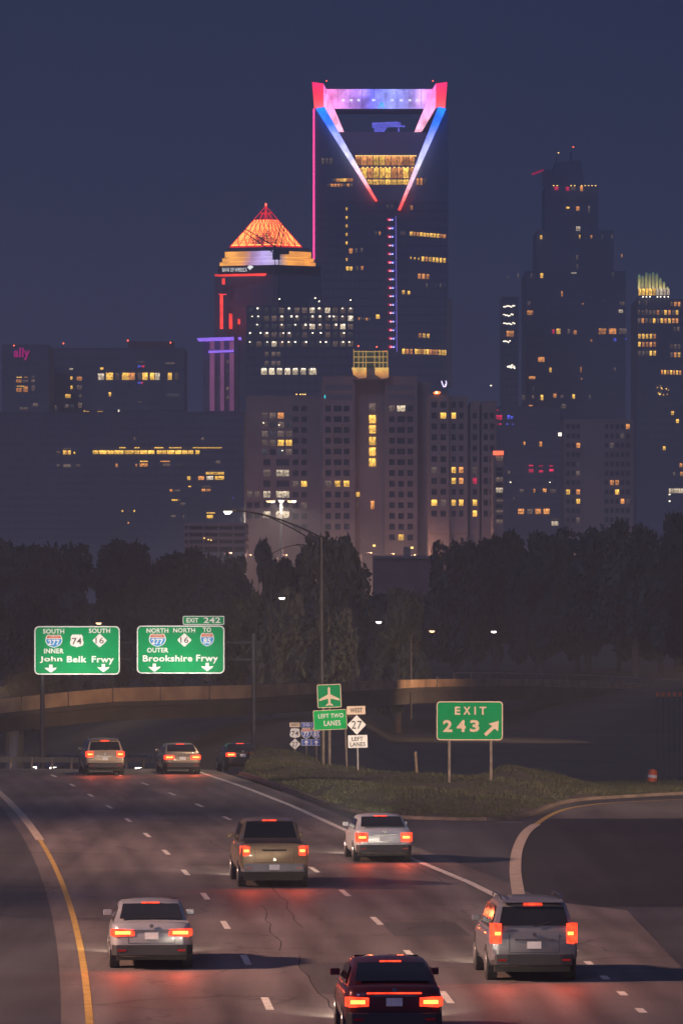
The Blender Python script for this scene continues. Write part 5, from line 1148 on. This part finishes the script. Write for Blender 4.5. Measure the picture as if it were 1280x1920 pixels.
def car(kind, label, x, Y, col, name=None, heading=None, lvl=None, head_power=0, head_aim=None, tail_power=45, brake=True, beam=8, tls=None, strip_=False):
    S = SPEC[kind]; nm = name or {'sedan':'sedan_car','suv':'suv_car','pickup':'pickup_truck'}[kind]
    rz = lane_dir(Y) if heading is None else heading; z0 = prof(Y) if lvl is None else lvl
    # the nose of a car past the crest follows the falling road
    t = thing(nm, label, 'truck' if kind == 'pickup' else 'car', (x, Y, z0+.004), rz, 'vehicles on the freeway')
    if heading is None: t.rotation_euler = (math.atan2(prof(Y+1.4)-prof(Y-1.4), 2.8), 0, rz)
    w = S['W']/2
    def section(y, ws, zb, zt, n=0):
        h = zt-zb; return [(w*ws*.72, zb), (w*ws*.93, zb+.05), (w*ws*.99, zb+h*.25), (w*ws*1.0, zb+h*.5), (w*ws*.985, zb+h*.78), (w*ws*.95, zt-.045), (w*ws*.88, zt-.008), (w*ws*.5, zt+.015), (0, zt+.02)]
    def loft(secs, cap=True):
        mb = MB(); rows = []
        for y, pts in secs: rows.append([(px_, y, pz) for px_, pz in pts] + [(-px_, y, pz) for px_, pz in reversed(pts[:-1])])
        n = len(rows[0]); mb.add([v for r_ in rows for v in r_], [(k*n+i, k*n+i+1, (k+1)*n+i+1, (k+1)*n+i) for k in range(len(rows)-1) for i in range(n-1)])
        mb.f += [(k*n+n-1, k*n, (k+1)*n, (k+1)*n+n-1) for k in range(len(rows)-1)]
        mb.f += [tuple(range(n-1,-1,-1)), tuple((len(rows)-1)*n+i for i in range(n))]
        return mb
    B = lambda m, name_, mat, par=t, **k: m.build(name_, mat, par, local=True, **k)
    body = B(loft([(y, section(y, ws, zb, zt)) for y, ws, zb, zt in S['st']]), 'body', col, smooth=True)
    e = body.modifiers.new('edges', 'EDGE_SPLIT'); e.split_angle = rad(50)
    gw = lambda y, f: w*.93*f
    def gsec(y, zt, f):
        zb = S['belt']-.04; k = (zt-zb)/(S['H']-zb); wb = w*.93; wr = wb-(wb-w*.74)*k
        return [(wb, zb), (wb+(wr-wb)*.5, zb+(zt-zb)*.5), (wr, zt-.05*k), (wr*.9, zt-.01), (wr*.5, zt+.02*k), (0, zt+.03*k)]
    cab = B(loft([(y, gsec(y, zt, f)) for y, zt, f in S['gh']]), 'cabin', col, smooth=True)
    e = cab.modifiers.new('edges', 'EDGE_SPLIT'); e.split_angle = rad(40)
    gh = S['gh']
    def gpt(i, j, fx):   # point on the cabin shell between stations i..j at fraction across
        pass
    def glass(i0, i1, fa, fb, name_, push):
        """a pane laid on the cabin's end between stations i0 and i1"""
        (ya, za, _), (yb, zb_, _) = gh[i0], gh[i1]; zbelt = S['belt']-.04
        def wat(z): k = (z-zbelt)/(S['H']-zbelt); return (w*.93-(w*.93-w*.74)*k)
        q = []; N = 5
        prof_ = [(gh[k][0], gh[k][1]) for k in range(min(i0,i1), max(i0,i1)+1)]
        def at(f): 
            s = f*(len(prof_)-1); k = min(int(s), len(prof_)-2); u = s-k; return (prof_[k][0]+(prof_[k+1][0]-prof_[k][0])*u, prof_[k][1]+(prof_[k+1][1]-prof_[k][1])*u)
        mb = MB(); vs = []
        for a in range(N+1):
            f = fa+(fb-fa)*a/N; y, z = at(f)
            for sx in (-1,-.6,-.2,.2,.6,1): vs.append((sx*wat(z)*.87, y+push*.022, z+.032+.008*(1-abs(sx))))
        mb.add(vs, [(a*6+b, a*6+b+1, a*6+b+7, a*6+b+6) for a in range(N) for b in range(5)])
        return B(mb, name_, M['cglass'], smooth=True)
    n = len(gh)
    rwin = glass(0, 2, S['rw'][0], S['rw'][1], 'rear_window', -1); glass(n-3, n-1, .12, .92, 'windscreen', 1)
    for s in (-1, 1):
        zb = S['belt']+.02; zt = S['H']-.14; k = (zt-zb)/(S['H']-zb); xb, xt = s*(w*.93+.006-.0), s*(w*.93-(w*.93-w*.74)*k*.93+.012)
        y0, y1 = gh[1][0]+.25, gh[-2][0]+.25; ym = (y0+y1)/2 if kind != 'pickup' else y0+.55
        for ya, yb in ((y0, ym-.05), (ym+.05, y1)):
            ta, tb = ya+(.32 if ya == y0 and kind != 'pickup' else 0), yb-(.36 if yb == y1 else 0)
            B(MB().add([(xb,ya,zb),(xb,yb,zb),(xt,tb,zt),(xt,ta,zt)], [(0,1,2,3)]), 'side_window', M['cglass'])
        B(MB().hull([Vector((s*(w+a), gh[-2][0]+.38+b, S['belt']+.04+c)) for a in (-.07,.12) for b in (-.05,.07) for c in (0,.13)]), 'door_mirror', col, bevel=.02)
        # tail lamp wrapping the rear corner
        z_0, z_1, fw = tls or S['tl']; yr = S['st'][0][0]
        lo = MB().hull([Vector((s*a, b, c)) for a, b in ((w*(.93-fw*1.0), yr-.012), (w*.90, yr-.005), (w*.985, yr+.14), (w*.975, yr+.24), (w*(.93-fw), yr+.06)) for c in (z_0+.02, z_1-.02)] + [Vector((s*w*.88, yr-.012, z_0)), Vector((s*w*.88, yr-.012, z_1))])
        tl = B(lo, 'tail_lamp', M['tail'])
        cz = (z_0+z_1)/2; B(MB().hull([Vector((s*w*a, yr-.022-(.002), c)) for a in (.90-fw*.75, .88) for c in (cz-.035, cz+.035)] + [Vector((s*w*a, yr+.0, c)) for a in (.90-fw*.75, .88) for c in (cz-.03, cz+.03)]), 'lamp_core', M['taily'], tl)
        if tail_power:
            d = bpy.data.lights.new('tail_light_glow', 'SPOT'); d.energy = tail_power*1.6; d.color = (1,.09,.03); d.shadow_soft_size = .12; d.spot_size = rad(165); d.spot_blend = .5
            o = bpy.data.objects.new('tail_light_glow', d); C.objects.link(o); o.parent = t; o.location = (s*w*.7, yr-.06, cz); o.rotation_euler = (rad(-78), 0, 0)
        # headlamp
        yf = S['st'][-1][0]; hz = S['st'][-1][3]-.02
        B(MB().hull([Vector((s*a, b, hz+c)) for a, b in ((w*.5, yf+.015),(w*.74, yf-.02),(w*.9, yf-.2),(w*.5, yf-.1)) for c in (-.09,.05)]), 'headlamp', M['head'])
        # wheels
        for yw in (S['st'][0][0]+.98, S['st'][-1][0]-.93):
            rw = .34 if kind == 'sedan' else .39; xo = s*(w+.005); xi = s*(w-.22)
            B(MB().tube((xi,yw,rw),(s*(w-.01),yw,rw), rw+.06, rw+.06, 20), 'wheel_arch', M['trim'])
            wh = B(MB().tube((xi,yw,rw),(xo-s*.0,yw,rw), rw, rw, 24), 'tyre', M['rubber'], bevel=.02)
            rm = MB().tube((xo-s*.01,yw,rw),(xo+s*.012,yw,rw), rw*.62, rw*.55, 18)
            B(rm, 'rim', M['rim'], wh)
    yr = S['st'][0][0]; zb0 = S['st'][1][2]
    B(MB().hull([Vector((s*w*a, yr+b, c)) for s in (-1,1) for a, b in ((.60,-.055),(.86,-.03),(.97,.2)) for c in (zb0-.04, zb0+.2)]), 'rear_bumper', M['bumper'] if kind == 'pickup' else M['trim'], bevel=.02)
    zp = {'sedan':.76,'suv':.80,'pickup':.60}[kind]
    B(MB().box(-.15,.15, yr-(.075 if kind == 'pickup' else .025), yr-.005-(.055 if kind == 'pickup' else 0), zp-.075, zp+.075), 'licence_plate', M['plate'])
    if kind != 'pickup':
        B(MB().hull([Vector((a, yr-.018+b, c)) for a in (-.42,.42) for b in (0,.015) for c in (zp+.10, zp+.135)]), 'boot_trim', M['chrome'])
        B(MB().box(-.26,.26, yr+.01, yr+.03, zb0+.22, zb0+.235), 'bumper_seam', M['trim'])
    else:
        B(MB().box(-w*.84,w*.84, yr+.12, gh[0][0]-.1, S['st'][2][3]+.022, S['st'][2][3]+.03), 'load_bed', M['trim'])
        B(MB().box(-.35,.35, yr-.012, yr+.01, 1.06, 1.11), 'tailgate_handle', M['trim'])
    if strip_: B(MB().box(-w*.55,w*.55, yr-.016, yr+.01, zp+.15, zp+.175), 'light_bar', M['tail'])
    for s in (-1,1): B(MB().box(s*w*.72-.09, s*w*.72+.09, yr-.062, yr-.04, zb0+.06, zb0+.10), 'bumper_reflector', M['taild'])
    B(MB().tube((0,yr-.03,zp+.22),(0,yr-.005,zp+.22),.045,.045,14), 'badge', M['chrome'])
    # inside: seat backs and headrests seen through the glass
    for s in (-1,1):
        for yy in ((-.75, .35) if kind != 'pickup' else (.35,)): B(MB().hull([Vector((s*w*.42+a, yy+b, c)) for a in (-.24,.24) for b in (-.06,.06) for c in (S['belt']-.3, S['belt']+.12)]+[Vector((s*w*.42+a, yy+b, S['belt']+.3)) for a in (-.13,.13) for b in (-.05,.05)]), 'seat_back', M['trim'], bevel=.03)
    for s in (-1,1): B(MB().box(s*w*(.56)-.004, s*w*.56+.004, yr-.004, yr+.03, zb0+.24, S['belt']-.08), 'panel_gap', M['trim'])
    B(MB().box(-w*.56, w*.56, yr-.004, yr+.03, zb0+.235, zb0+.245), 'panel_gap', M['trim'])
    zi = 1 if kind == 'suv' else 2
    yb_, zb_ = gh[2][0], gh[2][1]
    cl = B(MB().box(-.2,.2, yb_-.05, yb_-.01, zb_+.0, zb_+.035), 'high_brake_lamp', M['tail'] if brake else M['taild'])
    if kind == 'suv':
        for s in (-1,1): B(MB().path([(s*w*.68,-1.75,1.76),(s*w*.69,-1.4,1.82),(s*w*.69,.0,1.82),(s*w*.68,.35,1.72)], .018), 'roof_rail', M['chrome'])
        B(MB().hull([Vector((s*w*.68, b, c)) for s in (-1,1) for b, c in ((-2.02,1.68),(-1.8,1.755),(-2.16,1.70),(-1.8,1.72))]), 'roof_spoiler', col)
        B(MB().tube((0,-2.30,1.2),(.38,-2.24,1.28),.012), 'rear_wiper', M['trim'])
    B(MB().tube((w*.55,yr-.03,zb0+.0),(w*.55,yr+.3,zb0+.0),.035,.035,10), 'exhaust_tip', M['chrome'])
    B(MB().box(-w*.85,w*.85, yr+.35, -yr-.35, .2, S['st'][3][2]+.06), 'underbody', M['trim'])
    if head_power:
        bpy.context.view_layer.update()
        yf = S['st'][-1][0]; mw = t.matrix_world
        for s in (-1, 1):
            p = mw @ Vector((s*w*.7, yf+.12, S['st'][-1][3]-.05)); d = bpy.data.lights.new('headlight_beam', 'SPOT')
            low = bpy.data.lights.new('low_beam', 'SPOT'); low.energy = 700; low.color = (1,.86,.66); low.spot_size = rad(80); low.spot_blend = 1; low.shadow_soft_size = .08
            lo_ = bpy.data.objects.new('low_beam', low); C.objects.link(lo_); lo_.parent = t; lo_.location = (s*w*.7, yf+.12, S['st'][-1][3]-.05); lo_.rotation_euler = (rad(84), 0, 0)
            d.energy = head_power/2; d.color = (1,.86,.66); d.spot_size = rad(beam); d.spot_blend = .9; d.shadow_soft_size = .08
            o = bpy.data.objects.new('headlight_beam', d); C.objects.link(o); o.parent = t; o.matrix_parent_inverse = mw.inverted()
            o.location = p; o.rotation_euler = (Vector(head_aim)+Vector((s*.5,0,0))-p).to_track_quat('-Z','Y').to_euler()
    return t
OV = (-12.2, 285, 5.0)
car('sedan', 'silver sedan with lit tail lamps in the left lane', -4.35, 109, paint('silver_paint', (.36,.36,.38)), tls=(.74,.92,.52), head_power=1e4, head_aim=OV)
car('pickup', 'tan pickup truck with lit tail lamps in the middle lane', -2.15, 141, paint('tan_paint', (.30,.21,.12)), head_power=1e4, head_aim=OV)
car('sedan', 'dark red sedan in the middle lane cut by the bottom edge', .86, 91, paint('dark_red_paint', (.12,.02,.02)), tls=(.66,.86,.42), strip_=True, head_power=5e3, head_aim=(-2, 235, 2.0), beam=7)
car('sedan', 'white sedan with lit tail lamps in the right lane near the grass', 1.15, 154.5, paint('white_paint', (.68,.68,.68)), tls=(.64,.95,.36), head_power=9e4, head_aim=(-2.0, 262, 1.6), beam=7)
car('suv', 'grey suv with lit tail lamps in the right lane beside the dotted line', 4.0, 105.5, paint('grey_paint', (.20,.20,.22)), tls=(.82,1.28,.2), head_power=3e4, head_aim=(5.2, 212, 2.8), beam=9)
car('suv', 'beige suv at the crest under the overhead signs', -11.75, 235, paint('beige_paint', (.42,.33,.24)), name='suv_car')
car('sedan', 'beige sedan at the crest right of the beige suv', -8.05, 236.5, paint('champagne_paint', (.40,.31,.22)))
car('sedan', 'dark sedan half sunk behind the crest with lit tail lamps right of the beige sedan', -5.6, 259, paint('black_paint', (.03,.03,.035)))
car('sedan', 'oncoming car with white headlamps behind the crest at the far left', W(112,0,302).x, 302, paint('navy_paint', (.03,.04,.08)), heading=rad(158), tail_power=0, lvl=prof(302))
car('sedan', 'oncoming car with white headlamps seen between the two beige cars', W(262,0,304).x, 304, paint('green_paint', (.03,.06,.05)), heading=rad(165), tail_power=0, lvl=prof(304))

# guard rail at the left of the crest
gr = thing('guard_rail', 'thin steel guard rail running across behind the crest cars', 'guard rail', (-18, 262, -2))
ga, gb = W(-20,1424,258), W(300,1426,300)
MB().hull([p+Vector((0,d,c)) for p in (ga,gb) for d in (0,.06) for c in (-.15,.15)]).build('rail', M['steel'], gr)
for k in range(10): p = ga.lerp(gb, k/9+.001 if k < 9 else .999); MB().box(p.x-.06,p.x+.06,p.y+.07,p.y+.2,p.z-1.6,p.z+.15).build('post', M['rust'], gr)

# ------------------------------------------------------------------ haze
hz = MB().box(-4100, 4100, -400, 6300, -9, 214).build('haze', None)
m = bpy.data.materials.new('night_haze'); m.use_nodes = True; nt = m.node_tree; nt.nodes.clear()
out = nt.nodes.new('ShaderNodeOutputMaterial'); pv = nt.nodes.new('ShaderNodeVolumePrincipled')
pv.inputs['Color'].default_value = (.82,.9,1,1); pv.inputs['Density'].default_value = .00046; pv.inputs['Anisotropy'].default_value = 0
nt.links.new(pv.outputs[0], out.inputs['Volume']); m.cycles.homogeneous_volume = True
hz.data.materials.append(m); tag(hz, 'thin blue night haze over the whole city', 'haze', kind='stuff')
